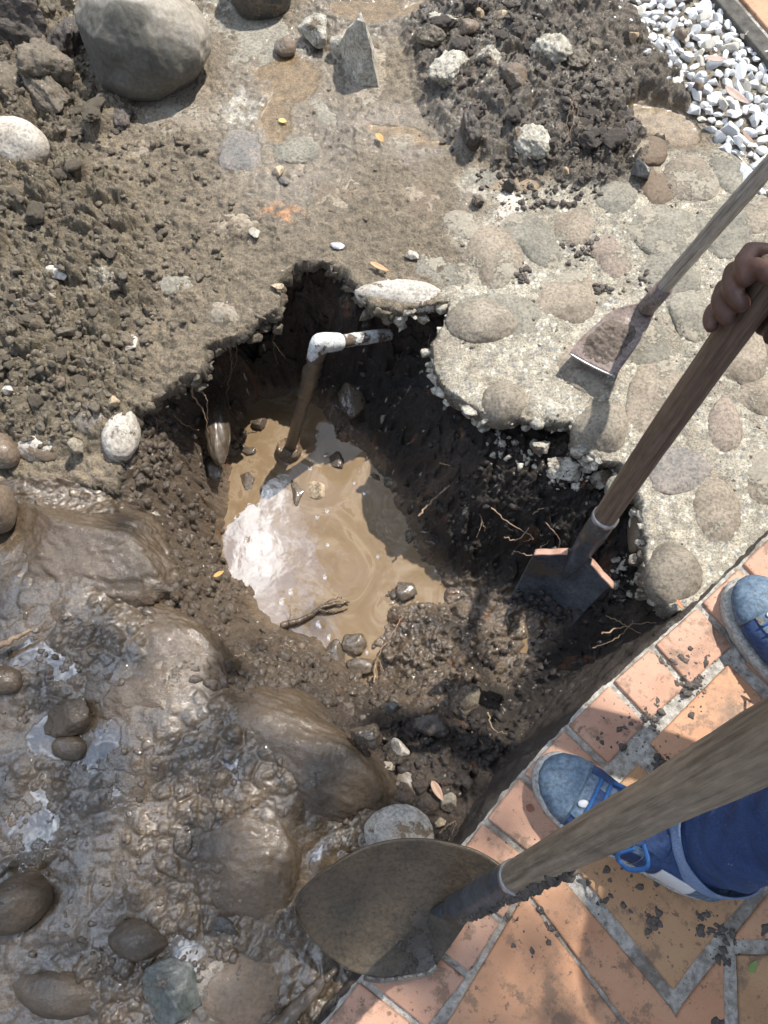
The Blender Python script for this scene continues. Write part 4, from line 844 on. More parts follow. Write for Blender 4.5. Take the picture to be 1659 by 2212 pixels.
leaf('orange crumpled leaf scrap right of the wet streak', 820, 300, 14, 8, 60, .008, (.7, .33, .12))
leaf('long orange wood shaving above the rim slab stone', 820, 578, 24, 6, 30, .008, (.65, .38, .2), name='wood_shaving')
leaf('pink-tan dry leaf standing beside the round grey pebble', 945, 1708, 24, 9, 60, -.045, (.5, .32, .22))
leaf('yellow-orange wood chip on the left pit slope', 473, 1240, 13, 5, -30, -.2, (.6, .36, .12), name='wood_chip')
leaf('rose-brown dry leaf on the white gravel near the right edge', 1590, 210, 34, 11, 50, .045, (.5, .36, .3))
leaf('rose-brown dry leaf on the gravel by the tiled walk', 1545, 130, 24, 9, 5, .045, (.5, .36, .3))
leaf('brown leaf lying low among the lower gravel', 1615, 300, 20, 6, 60, .04, (.33, .22, .16))
leaf('tiny green leaf on the mortar joint at the bottom right', 1625, 2087, 15, 8, -50, PZ + .004, (.25, .35, .1))
leaf('orange leaf scrap at the edge of the puddle by the gravel', 1427, 308, 9, 4, 60, .006, (.7, .3, .1))
leaf('reddish leaf scrap on the first mossy brick', 1145, 1745, 10, 8, 20, PZ + .006, (.3, .12, .07))
leaf('orange-brown leaf on the paving beside the brick kerb', 1468, 1306, 12, 5, 60, .01, (.55, .25, .12))

# ------------------------------------------------------------------ roots
rootm = simple_mat('root', (.16, .10, .06), (.42, .30, .20), 60, .8, .001)
rootd = simple_mat('wet root', (.07, .05, .035), (.17, .125, .085), 60, .45, .002, coat=.4)
def root_path(pts, n=26, wob=.003, seed=0):
    c = catmull(pts, 6, closed=False); t = np.linspace(0, len(c) - 1, n * 2); q = np.stack([np.interp(t, np.arange(len(c)), c[:, k]) for k in range(3)], 1)
    rng = np.random.RandomState(seed); return q + np.c_[perlin(t * .8, t * 0 + seed, 1), perlin(t * .8, t * 0 + seed, 2), perlin(t * .8, t * 0 + seed, 3)] * wob
def root(label, strands, mat, cat='root', name='root'):
    parts = []
    for i, (pts, r) in enumerate(strands):
        q = root_path([tuple(P(u, v, d)) for u, v, d in pts], seed=i + len(label)); k = len(q); parts.append(tube(q, [r * (1 - .7 * j / k) for j in range(k)], 6))
    v, f = merge(parts); c = np.mean(np.array(v), 0); o = mesh_np(name, v, f, mat, loc=tuple(c)); tag(o, label, cat); return o
def dz(u, v, z):   # depth of a plan point at height z
    x, y, k = ray(u, v); return float((z - CH) / k)
def RP(pts): return [(u, v, dz(u, v, z)) for u, v, z in pts]
root('pale forked root curving over the shaded right pit wall', [(RP([(905, 1115, -.24), (930, 1085, -.23), (980, 1045, -.2), (1025, 1038, -.18), (1058, 1045, -.16)]), .0026), (RP([(1020, 1040, -.18), (1010, 1010, -.17), (1008, 995, -.16), (1040, 985, -.15), (1050, 960, -.14)]), .0016), (RP([(1035, 1040, -.18), (1045, 1075, -.17), (1058, 1085, -.17)]), .0014)], rootm)
root('thin root tuft hanging low on the right pit wall', [(RP([(1060, 1095, -.17), (1100, 1130, -.17), (1150, 1160, -.18), (1130, 1170, -.18)]), .0018), (RP([(1150, 1110, -.14), (1180, 1090, -.13), (1190, 1060, -.12)]), .0016), (RP([(1090, 1160, -.19), (1120, 1165, -.19), (1160, 1120, -.17), (1175, 1125, -.16)]), .0016), (RP([(1140, 1080, -.14), (1170, 1110, -.15), (1200, 1110, -.14)]), .0013)], rootm)
root('faint root across the dark middle of the right pit wall', [(RP([(880, 960, -.24), (920, 935, -.2), (970, 925, -.16)]), .0014), (RP([(870, 930, -.24), (900, 890, -.2), (935, 870, -.17)]), .0014), (RP([(890, 905, -.22), (930, 895, -.18), (955, 860, -.15)]), .0012)], rootd)
for _k, (_a, _b, _c, _l) in enumerate([((1010, 1080, -.2), (1040, 1120, -.2), (1030, 1160, -.22), 'hair-thin root high in the middle of the right pit wall'), ((1180, 1130, -.13), (1210, 1170, -.16), (1190, 1200, -.18), 'hair-thin root close to the spade socket'),
        ((950, 1000, -.18), (985, 1015, -.17), (1000, 1060, -.19), 'hair-thin root left of the pale forked root'), ((1110, 1190, -.22), (1150, 1200, -.22), (1170, 1180, -.2), 'hair-thin root just above the square spade blade'),
        ((930, 720, -.08), (925, 760, -.12), (940, 800, -.12), 'dark root strand below the right end of the rim slab stone'), ((600, 690, -.06), (590, 740, -.14), (600, 790, -.2), 'dark root strand under the left side of the rim notch'), ((1420, 1330, -.1), (1380, 1400, -.12), (1330, 1430, -.13), 'root strand lying along the foot of the brick kerb')]):
    root(_l, [(RP([_a, _b, _c]), .0014), (RP([_b, tuple(np.array(_c) + np.array([18, -14, .01]))]), .001)], rootm if _k < 4 else rootd)
root('knotted root hanging from the left lip of the pit', [(RP([(418, 812, -.04), (415, 850, -.09), (440, 890, -.15), (450, 940, -.2)]), .003), (RP([(420, 830, -.05), (445, 860, -.08), (448, 905, -.14)]), .002), (RP([(408, 815, -.04), (425, 808, -.03), (438, 820, -.06)]), .002), (RP([(375, 895, -.12), (395, 915, -.15), (430, 930, -.2)]), .0018)], rootm)
root('thin dark roots hanging beside the upright stone', [(RP([(492, 740, -.07), (500, 790, -.12), (490, 850, -.18), (498, 885, -.2)]), .002), (RP([(510, 745, -.07), (508, 790, -.13), (480, 830, -.18)]), .0014), (RP([(530, 720, -.06), (500, 745, -.1), (505, 790, -.15)]), .0013)], rootd)
root('wispy root on the crumbly slope below the left lip', [(RP([(335, 900, -.08), (340, 925, -.09), (330, 950, -.1)]), .0012)], rootm)
root('fine short root on the left slope above the broad flat stone', [(RP([(295, 1000, -.06), (300, 1025, -.08), (330, 1040, -.1)]), .001)], rootm)
root('dark splintered roots at the right shore of the water', [(RP([(910, 1150, -.33), (960, 1155, -.31), (1010, 1170, -.28)]), .004), (RP([(920, 1170, -.33), (970, 1180, -.31), (1030, 1185, -.27)]), .0035), (RP([(930, 1140, -.32), (990, 1160, -.29)]), .003)], rootd)
root('thin fibrous roots tangled on the dark soil heap', [(RP([(1232, 215, .07), (1240, 250, .065), (1228, 300, .055)]), .001), (RP([(1240, 210, .07), (1225, 260, .06), (1235, 315, .05)]), .0008), (RP([(1245, 225, .07), (1250, 270, .06), (1220, 290, .055)]), .0008)], rootm)
root('loose roots on the ledge beside the brick kerb', [(RP([(1300, 1370, -.1), (1360, 1350, -.09), (1420, 1345, -.07)]), .0018), (RP([(1310, 1330, -.15), (1350, 1350, -.12), (1400, 1380, -.09)]), .0014), (RP([(1280, 1400, -.14), (1330, 1380, -.1), (1370, 1340, -.1)]), .0014)], rootm)
root('short pale root at the deep corner by the kerb', [(RP([(1055, 1540, -.15), (1065, 1575, -.12), (1095, 1585, -.1)]), .0018), (RP([(1020, 1580, -.12), (1045, 1610, -.1)]), .0016)], rootm)
root('short straight root below the round shovel tip', [(RP([(600, 2000, .0), (620, 2020, .0), (640, 2035, .0)]), .0012)], rootm)
root('pale root loop above the shovel blade', [(RP([(950, 1800, -.03), (965, 1785, -.02), (985, 1775, -.02), (970, 1815, -.03)]), .0018)], rootm)
root('straight thin root pointing down the left slope', [(RP([(465, 1443, -.05), (500, 1425, -.09), (530, 1410, -.12)]), .0014)], rootm)
root('gnarled wet root stick lying across the edge of the water', [(RP([(610, 1350, -.355), (660, 1335, -.36), (700, 1310, -.362), (755, 1300, -.365)]), .0075), (RP([(690, 1318, -.362), (720, 1322, -.366), (752, 1314, -.37)]), .004), (RP([(690, 1312, -.36), (715, 1296, -.36), (740, 1290, -.36)]), .003), (RP([(620, 1350, -.36), (628, 1325, -.35), (622, 1305, -.35)]), .001)], rootd, 'stick', 'root_stick')
root('brown twig stuck upright in the wet mound', [(RP([(808, 1475, -.34), (815, 1420, -.33), (850, 1365, -.31), (870, 1330, -.3)]), .0024), (RP([(828, 1450, -.34), (815, 1415, -.33)]), .0014)], rootm, 'twig', 'twig')
root('broken straw-coloured stick at the left edge on the mud', [(RP([(-30, 1410, .03), (20, 1385, .035), (70, 1360, .03)]), .0075)], rootm, 'stick', 'stick')
root('dark muddy root leaning under the shovel by the bricks', [(RP([(590, 2235, .0), (650, 2170, .01), (700, 2110, .02)]), .016), (RP([(600, 2240, .0), (690, 2130, .02), (730, 2090, .02)]), .01)], rootd, 'root', 'root')

# ------------------------------------------------------------------ galvanised water pipe
def pipe():
    root_ = empty('water_pipe', P(625, 975, dz(625, 975, WATER_Z)), 'rusty water pipe with a white elbow rising from the muddy water', 'pipe')
    rust = stone_mat('rusty mud pipe', (.12, .075, .04), (.24, .16, .09), mud=.6, wet=.6, scale=30, bumpd=.003, mudc=(.10, .07, .045)); wht = stone_mat('scaled white pipe', (.50, .50, .48), (.74, .74, .72), mud=.4, scale=40, bumpd=.002, mudc=(.12, .085, .06))
    A = P(625, 975, dz(625, 975, WATER_Z)); B = P(690, 745, dz(625, 975, WATER_Z) * .0 + 1.47)
    C = P(840, 722, 1.60)
    def part(name, path, rad, mat, lump=.002, sides=20):
        c = catmull([tuple(p) for p in path], 8, closed=False); v, f = tube(c, np.interp(np.linspace(0, 1, len(c)), np.linspace(0, 1, len(rad)), rad) if hasattr(rad, '__len__') else rad, sides)
        v = np.array(v); cc = c[np.argmin(((v[:, None] - c[None]) ** 2).sum(-1), 1)]; d = v - cc; d /= np.linalg.norm(d, axis=1)[:, None] + 1e-9; v = v + d * (n3(v, 60, 5) * lump + n3(v, 20, 6) * lump)[:, None]
        return mesh_np(name, v, f, mat, root_, loc=tuple(c.mean(0)))
    d = (B - A)
    part('riser', [A - d * .1, A + d * .3, A + d * .62], .0145, rust, .0022)
    part('riser', [A + d * .58, A + d * .78, A + d * .93], [.018, .019, .017], rust, .005)
    part('riser', [A + d * .7, A + d * .99], .0145, wht, .001)
    e = (C - B).normalized()
    part('elbow', [B - d * .10, B - d * .02, B + e * .004 + d * .012, B + e * .03 + d * .005, B + e * .055], [.0185, .0205, .021, .0205, .0185], wht, .0008)
    part('side_pipe', [B + e * .045, B + e * .12, C], .0145, wht, .0016)
    nt_ = part('collar_nut', [A - Vector((0, 0, .012)), A + Vector((0, 0, .004)), A + Vector((.001, .002, .016)), A + Vector((.002, .003, .022))], [.027, .032, .031, .026], rust, .0012, 16)
pipe()

# ------------------------------------------------------------------ tools
woodm = None
def handle_mat(name, c1, c2, mudk):
    m, nt, b = newmat(name); n1 = noise(nt, 60, 5, .6, stretch=(1, 1, .06)); n2 = noise(nt, 9, 5, .6, stretch=(1, 1, .5)); n3_ = noise(nt, 220, 3, stretch=(1, 1, .25))
    n8 = noise(nt, 190, 5, .7, stretch=(1, 1, .035)); c = ramp(nt, n1, [(.3, c1), (.7, c2)]); c = mixc(nt, .9, c, ramp(nt, n8, [(.36, (.5, .48, .45)), (.52, (1, 1, 1)), (.66, (1.3, 1.28, 1.25))]), 'MULTIPLY'); c = mixc(nt, ramp(nt, n2, [(mudk, (0, 0, 0)), (mudk + .1, (1, 1, 1))]), c, (.115, .085, .06))
    c = mixc(nt, ramp(nt, n2, [(.26, (.8, .8, .8)), (.31, (0, 0, 0))]), c, (.05, .03, .022))
    c = mixc(nt, .7, c, ramp(nt, n3_, [(.3, (.7, .7, .7)), (.7, (1.2, 1.2, 1.2))]), 'MULTIPLY'); nt.links.new(c, b.inputs['Base Color']); b.inputs['Roughness'].default_value = .55
    nm = bump(nt, b, n1, .0012, .6); nm = bump(nt, b, n8, .0012, .8, nm); bump(nt, b, n3_, .0008, .6, nm); return m
def rod(name, A, B, r0, r1, mat, parent, wob=.0006, n=60, sides=28, bend=0):
    L = (B - A).length; t = np.linspace(0, 1, n); path = [(bend * math.sin(math.pi * q), 0, L * q) for q in t]; v, f = tube(path, [r0 + (r1 - r0) * q for q in t], sides)
    v = np.array(v); d = v.copy(); d[:, 2] = 0; d /= np.linalg.norm(d, axis=1)[:, None] + 1e-9; v += d * ((n3(v, 9, 5) + .5 * n3(v, 50, 6)) * wob)[:, None]
    o = mesh_np(name, v, f, mat, parent); o.location = A - parent.location; o.rotation_mode = 'QUATERNION'; o.rotation_quaternion = (B - A).to_track_quat('Z', 'Y'); return o
dark_steel = stone_mat('muddy dark steel', (.03, .035, .045), (.075, .085, .10), mud=.32, wet=.3, scale=22, mudc=(.075, .055, .04), bumpd=.0012)
rusty = stone_mat('rusty flat steel', (.16, .115, .095), (.27, .215, .19), mud=.22, wet=.1, scale=22, mudc=(.13, .095, .075), bumpd=.001)
edge_steel = simple_mat('bare steel', (.38, .37, .36), (.62, .60, .58), 90, .35, .0004, metallic=.85)
mudfilm = stone_mat('mud film', (.046, .032, .019), (.078, .057, .034), mud=.3, wet=.3, scale=7, mudc=(.06, .046, .034), bumpd=.0018)
edgerust = simple_mat('worn edge', (.34, .19, .13), (.52, .32, .24), 70, .6, .0006)
def to_mesh_grid(name, A, mat, parent, thick=.0025, flip=False):
    nx, ny = A.shape[:2]; q = grid_faces(nx, ny); v = A.reshape(-1, 3); o = mesh_np(name, v, q[:, ::-1] if flip else q, mat, parent, loc=tuple(v.mean(0)))
    md = o.modifiers.new('s', 'SOLIDIFY'); md.thickness = thick; md.offset = 0; return o
# square-mouth spade working in the pit
sS = P(1278, 1160, 1.11); sH = P(1628, 655, .728); dn = (sS - sH).normalized()
spade = empty('square_spade', sS, 'square-bladed spade with a brown wooden handle, held over the pit', 'spade')
top = sH - dn * .045
rod('handle', sS - dn * .01, top, .0172, .0190, handle_mat('brown handle', (.13, .085, .058), (.24, .165, .115), .72), spade, bend=.002)
wdir = (P(1300, 1286, 1.2) - P(1140, 1200, 1.2)); wdir = (wdir - dn * wdir.dot(dn)).normalized(); nf = wdir.cross(dn).normalized()
if nf.z < 0 or nf.dot(Vector((0, 0, CH)) - sS) < 0: nf = -nf
v, f = tube([sS - dn * .055, sS - dn * .02, sS + dn * .05, sS + dn * .09, sS + dn * .13], [.0192, .0192, .0165, .012, .006], 24); mesh_np('socket', v, f, dark_steel, spade, loc=tuple(sS))
v, f = tube([sS - dn * .060, sS - dn * .052], [.0202, .0202], 24); mesh_np('collar', v, f, edge_steel, spade, loc=tuple(sS))
A = np.zeros((36, 44, 3)); HW = .067
for i in range(36):
    t = i / 35
    for j in range(44):
        q = j / 43 * 2 - 1; ycut = .062 + .022 * max(0, 1 - abs(q) * 1.5) * -1 + .006 * (abs(q) ** 4)
        yy = ycut + (.265 - ycut) * t; w = HW * (1 - .10 * t)
        p = sS + dn * yy + wdir * (q * w) + nf * (.016 * q * q * (1 - .4 * t) - .012 * (t * (1 - t)) * 1.2 + .010 * math.exp(-(q / .16) ** 2) * (1 - t) ** 2)
        A[i, j] = p
blade = to_mesh_grid('blade', A, dark_steel, spade, .0022)
for s in (-1, 1):
    B_ = np.zeros((14, 5, 3))
    for i in range(14):
        q = s * (.30 + .70 * i / 13); ycut = .062 + .022 * max(0, 1 - abs(q) * 1.5) * -1 + .006 * abs(q) ** 4
        for j in range(5):
            a = j / 4; B_[i, j] = sS + dn * (ycut - .001 - .004 * a) + wdir * (q * HW) + nf * (.016 * q * q + .001 + .014 * a)
    to_mesh_grid('tread', B_, edgerust, spade, .003)
it_ = []
for k in range(60):
    q = random.uniform(-.95, .95); t = 1 - random.random() ** 1.6 * .35; p = sS + dn * (.062 + .2 * t) + wdir * (q * HW * .95) + nf * (.006 + .008 * q * q); r = random.uniform(.002, .009); it_.append((p.x, p.y, p.z, r, r * .6))
V_, F_ = merged_rocks(it_, 2, 660, cuts=5, rough=.3, lump=.4); mesh_np('mud_clumps', V_, F_, M['pit_clod'], spade, loc=tuple(sS))
# narrow flat bar-spade lying on the cobbles
bz = .045
hoe = empty('long_spade', GV(1390, 690, .05), 'rusty narrow spade with a soil-caked blade above the clean cobbles', 'spade')
top_e = [(1326, 671), (1290, 700), (1255, 732), (1229, 765)]; bot_e = [(1408, 690), (1385, 732), (1357, 774), (1327, 815)]
zz_ = [.062, .056, .050, .043]; A = np.zeros((24, 16, 3))
te = catmull([(*GV(u, v, z),) for (u, v), z in zip([(1378, 657)] + top_e, [.068] + zz_)], 6, closed=False); be = catmull([(*GV(u, v, z),) for (u, v), z in zip([(1412, 672)] + bot_e, [.068] + zz_)], 6, closed=False)
for i in range(24):
    k = i / 23 * (len(te) - 1); a = np.array([np.interp(k, range(len(te)), te[:, c]) for c in range(3)]); b_ = np.array([np.interp(k, range(len(be)), be[:, c]) for c in range(3)])
    for j in range(16):
        t = j / 15; A[i, j] = a + (b_ - a) * t + np.array([0, 0, .004 * (2 * t - 1) ** 2])
to_mesh_grid('blade', A, rusty, hoe, .004)
ee = [(A[23, j] + np.array([-.0005, -.0008, 0])) for j in range(16)]; v, f = tube(ee, .0024, 8); mesh_np('cutting_edge', v, f, edge_steel, hoe, loc=tuple(ee[8]))
S1 = GV(1397, 664, .075); S2 = P(1662, 366, 1.09); rod('handle', S1, S2 + (S2 - S1) * 1.3, .0135, .0160, handle_mat('weathered stick', (.24, .20, .16), (.50, .45, .38), .62), hoe, wob=.0022, bend=.006, n=140)
v, f = tube([S1 + (S2 - S1).normalized() * .06, S1 + (S2 - S1).normalized() * .02, S1, Vector(A[1, 8])], [.0175, .0175, .018, .012], 20); mesh_np('socket', v, f, rusty, hoe, loc=tuple(S1))
# caked soil on that blade
B_ = A.copy(); cake = np.zeros((60, 44, 3)); 
for i in range(60):
    for j in range(44):
        a, b_ = 8 + 15.0 * i / 59, .3 + 13.5 * j / 43; i0, j0 = int(min(a, 22)), int(min(b_, 14)); fa, fb = a - i0, b_ - j0
        p = B_[i0, j0] * (1 - fa) * (1 - fb) + B_[i0 + 1, j0] * fa * (1 - fb) + B_[i0, j0 + 1] * (1 - fa) * fb + B_[i0 + 1, j0 + 1] * fa * fb
        e = min(i / 59, 1 - i / 59) * 2; g = min(j / 43, 1 - j / 43) * 2; cake[i, j] = p
ci = np.linspace(0, 1, 60)[:, None]; cj = np.linspace(0, 1, 44)[None]; env = (np.minimum(1, np.minimum(ci * 4, (1 - ci) * 3)) * np.minimum(1, np.minimum(cj * 5, (1 - cj) * 4)))
hz_ = env * (.007 + .006 * fbm(cake[..., 0], cake[..., 1], 30, 5, 601, .62) + .006 * fbm(cake[..., 0], cake[..., 1], 90, 3, 602)) - .001 + .003 * (env > .02) * (1 - ci) * env; cake[..., 2] += np.maximum(hz_, -.001)
mesh_np('caked_soil', cake.reshape(-1, 3), grid_faces(60, 44), stone_mat('caked soil', (.085, .062, .048), (.17, .13, .10), mud=.0, wet=.1, bumpd=.003), hoe, loc=tuple(cake.reshape(-1, 3).mean(0)))
# round-point shovel in the foreground
hA = P(985, 1962, 1.0); hB = P(1662, 1602, .385)
shov = empty('round_shovel', hA, 'round-pointed shovel coated in wet mud with a thick pale-brown handle', 'shovel')
te = catmull([(1088, 1874, 1.035), (1050, 1848, 1.04), (1000, 1828, 1.045), (900, 1811, 1.055), (800, 1826, 1.06), (712, 1872, 1.065), (655, 1918, 1.07), (634, 1950, 1.072)], 6, closed=False)
be = catmull([(945, 2082, 1.085), (925, 2096, 1.085), (895, 2104, 1.087), (830, 2112, 1.09), (762, 2098, 1.09), (700, 2056, 1.085), (655, 2005, 1.08), (636, 1972, 1.074)], 6, closed=False)
A = np.zeros((64, 48, 3))
te[:, 2] -= .035; be[:, 2] -= .047
for i in range(64):
    t = (i / 63) ** .85; k = t * (len(te) - 1); a = [np.interp(k, range(len(te)), te[:, c]) for c in range(3)]; b_ = [np.interp(k, range(len(be)), be[:, c]) for c in range(3)]
    for j in range(48):
        q = j / 47; bowl = (1 - (2 * q - 1) ** 2); u, v, d = [a[c] + (b_[c] - a[c]) * q for c in range(3)]
        d += .020 * bowl * min(1, (1 - t) * 2.2) - .018 * math.exp(-((q - .5) / .13) ** 2) * math.exp(-(t / .22) ** 2)
        A[i, j] = P(u, v, d)
dd = fbm(A[..., 0], A[..., 1], 34, 4, 611) * .0014 + .0016 * sstep(.0, .3, fbm(A[..., 0] + A[..., 1] * .7, A[..., 1] - A[..., 0] * .5, 9, 4, 612)); dd = dd * 1.5 + .0012 * fbm(A[..., 0], A[..., 1], 110, 3, 613); A[..., 2] += dd
to_mesh_grid('blade', A, mudfilm, shov, .003)
ee = [A[i, 47] + np.array([.0, -.002, -.003]) for i in range(0, 30)]; v, f = tube(ee, .0055, 12); mesh_np('rolled_edge', v, f, stone_mat('rolled edge', (.13, .10, .07), (.2, .16, .12), mud=.3, wet=.9, mudc=(.09, .065, .045)), shov, loc=tuple(ee[12]))
hd = (hB - hA).normalized()
rod('socket', hA - hd * .006, hA + hd * .286, .0190, .0176, dark_steel, shov, wob=.0006, n=30)
rod('collar', hA + hd * .280, hA + hd * .289, .0184, .0184, edge_steel, shov, wob=.0002, n=4)
v, f = tube([hA - hd * .004, hA - hd * .02 + Vector((-.008, -.002, -.004)), Vector(A[16, 24]) + Vector((0, 0, .002))], [.0175, .013, .004], 20); mesh_np('frog', v, f, dark_steel, shov, loc=tuple(hA))
rod('handle', hA + hd * .27, hA + hd * 1.25, .0163, .0218, handle_mat('muddy pale handle', (.22, .17, .12), (.37, .295, .215), .57), shov, wob=.0012, n=120)
clv = []
for k in range(150):
    t = .03 + random.random() * .42; a = random.gauss(math.pi * 1.5, .45); off = Vector((1, 0, 0)) - hd * hd.x; off.normalize(); o2 = hd.cross(off).normalized()
    dirn = (Vector((.25, -.9, -.2)) + Vector((random.uniform(-.5, .5), 0, random.uniform(-.4, .4)))); dirn = (dirn - hd * dirn.dot(hd)).normalized(); p = hA + hd * t + dirn * .0180; r = random.uniform(.002, .0065); clv.append((p.x, p.y, p.z, r, r))
V_, F_ = merged_rocks(clv, 2, 640, cuts=5, rough=.3, lump=.4); mesh_np('mud_clumps', V_, F_, M['dark_clod'], shov, loc=tuple(hA))

# ------------------------------------------------------------------ people
def tub(path, rad, sides=16, flat=1.0): return tube([Vector(p) for p in path], rad, sides, True, flat)
def ball(c, r, k=3):
    p, f = ico(k); return p * np.array(r) + np.array(c), f
def remeshed(name, parts, mat, parent, vox, sm=6, loc=None):
    v, f = merge(parts); o = mesh_np(name, v, f, mat, parent, loc=loc or tuple(np.mean(np.array(v), 0)))
    md = o.modifiers.new('r', 'REMESH'); md.mode = 'VOXEL'; md.voxel_size = vox; md.use_smooth_shade = True
    ms = o.modifiers.new('s', 'SMOOTH'); ms.factor = .5; ms.iterations = sm; return o
def grip(C, a, p, r, wrist, big=1.0):
    C = Vector(C); a = Vector(a).normalized(); p = Vector(p); p = (p - a * p.dot(a)).normalized(); s = a.cross(p).normalized(); out = []
    for k, (off, sweep, rr) in enumerate([(.030, 205, .0102), (.0105, 225, .0108), (-.0095, 220, .0104), (-.0285, 195, .0092)]):
        pts, rad = [], []
        for i in range(14):
            t = i / 13; an = R(10 + sweep * t); bendy = 1 + .10 * abs(math.sin(t * math.pi * 3)) ; R_ = (r + rr * .95) * (1.10 if i in (4, 8) else 1.0)
            pts.append(C + a * (off * big + .004 * math.sin(t * 3)) + (p * math.cos(an) + s * math.sin(an)) * R_); rad.append(rr * big * (1.08 if i in (4, 8) else 1) * (1 - .22 * t))
        kn = C + a * off * big + p * (r + .016) + s * .016; pts = [C + a * off * .8 + p * (r + .034), kn] + pts[1:]; rad = [rr * 1.1, rr * 1.22] + rad[1:]
        out.append(tub(pts, rad, 12)); out.append(ball(pts[-1], [rad[-1]] * 3, 2))
    th = [C + p * (r + .034) + a * .01 - s * .006, C + p * (r + .022) + a * .04 - s * .014, C + p * (r * .5) + a * .056 - s * (r + .008), C - p * (r * .6) + a * .052 - s * (r + .008), C - p * (r * 1.1) + a * .046 - s * (r * .35 + .004)]
    out.append(tub(th, [.016, .0145, .0115, .0105, .0085], 12)); out.append(ball(th[-1], [.0085] * 3, 2))
    w = Vector(wrist); m_ = C + p * (r + .022)
    out.append(tub([m_ - a * .034, m_ - a * .015, m_ + a * .015, m_ + a * .036], [.017, .021, .022, .018], 16)); m2 = C + p * (r + .045)
    out.append(tub([m2 - a * .022, m2, m2 + a * .024], [.019, .024, .019], 16)); out.append(tub([m_, m2, w], [.024, .027, .026], 16)); return out
def skin_mat(name, c1, c2):
    m, nt, b = newmat(name); n1 = noise(nt, 35, 5, .6); n2 = noise(nt, 420, 3, .6); nt.links.new(ramp(nt, n1, [(.3, c1), (.7, c2)]), b.inputs['Base Color']); b.inputs['Roughness'].default_value = .48
    b.inputs['Subsurface Weight'].default_value = .08; b.inputs['Subsurface Radius'].default_value = (.01, .004, .002); bump(nt, b, n2, .0006, .5); return m
def body_parts(hip, chest, neck, headc, shL, shR, elL, elR, wrL, wrR, legs):
    out = [tub([hip - Vector((0, 0, .06)), hip, (hip + chest) / 2, chest, neck - Vector((0, 0, .05))], [.13, .15, .135, .155, .08], 24, .72)]
    out.append(tub([neck - Vector((0, 0, .07)), neck, headc - Vector((0, 0, .05))], [.065, .056, .055], 16))
    out.append(ball(headc + Vector((0, 0, .02)), [.078, .092, .115], 4)); face = (headc - neck); fw = Vector((-.8, .3, -.2)).normalized()
    out.append(ball(headc + fw * .03 - Vector((0, 0, .06)), [.055, .05, .05], 3)); out.append(ball(headc + fw * .09 - Vector((0, 0, .012)), [.013, .013, .018], 2))
    side = fw.cross(Vector((0, 0, 1))).normalized()
    for s in (-1, 1): out.append(ball(headc + side * s * .078, [.012, .02, .03], 2))
    out.append(ball(headc + fw * .078 - Vector((0, 0, .052)) , [.016, .02, .007], 2))
    for sh, el, wr in ((shL, elL, wrL), (shR, elR, wrR)):
        out.append(tub([chest + (sh - chest) * .5, sh, sh + (el - sh) * .5, el, el + (wr - el) * .35, wr], [.06, .058, .05, .04, .042, .027], 18))
    for pts, rad in legs: out.append(tub(pts, rad, 18))
    return out
# --- person in jeans: shoes, legs, the rest out of the photograph
shoe_blue = stone_mat('blue nubuck', (.018, .042, .125), (.042, .080, .18), mud=.1, scale=30, mudc=(.10, .10, .11), bumpd=.0006); shoe_cap = stone_mat('worn blue suede', (.065, .11, .175), (.15, .205, .26), mud=.22, scale=26, mudc=(.17, .15, .12), bumpd=.0006)
shoe_grey = stone_mat('grey blue suede', (.07, .12, .19), (.15, .20, .26), mud=.2, scale=30, mudc=(.17, .15, .12), bumpd=.0008); sole_m = stone_mat('off white rubber', (.34, .33, .30), (.55, .54, .5), mud=.06, scale=12, mudc=(.2, .16, .12), bumpd=.0002); lace_m = simple_mat('blue lace', (.02, .085, .25), (.04, .14, .36), 150, .85, .0008); white_m = simple_mat('white vinyl', (.6, .6, .6), (.72, .72, .72), 20, .5, .0002)
denim = None
def denim_mat(name, c1, c2):
    m, nt, b = newmat(name); n1 = noise(nt, 11, 6, .65); n2 = noise(nt, 500, 3, .7, stretch=(1, 1, .35)); n4 = noise(nt, 60, 4)
    c = ramp(nt, n1, [(.3, c1), (.55, tuple((a + b_) / 2 for a, b_ in zip(c1, c2))), (.75, c2)]); c = mixc(nt, 1, c, ramp(nt, n2, [(.3, (.75, .75, .75)), (.7, (1.3, 1.3, 1.3))]), 'MULTIPLY')
    c = mixc(nt, ramp(nt, n4, [(.69, (0, 0, 0)), (.71, (.8, .8, .8))]), c, (.5, .5, .52)); nt.links.new(c, b.inputs['Base Color']); b.inputs['Roughness'].default_value = .9; bump(nt, b, n2, .0008, .7); return m
WT = [(0, .020), (.04, .030), (.15, .036), (.3, .036), (.45, .038), (.6, .045), (.74, .0485), (.86, .043), (.94, .032), (.98, .019), (1, .006)]
HT = [(0, .058), (.1, .072), (.3, .086), (.42, .083), (.55, .071), (.7, .056), (.82, .048), (.92, .040), (.97, .033), (1, .022)]
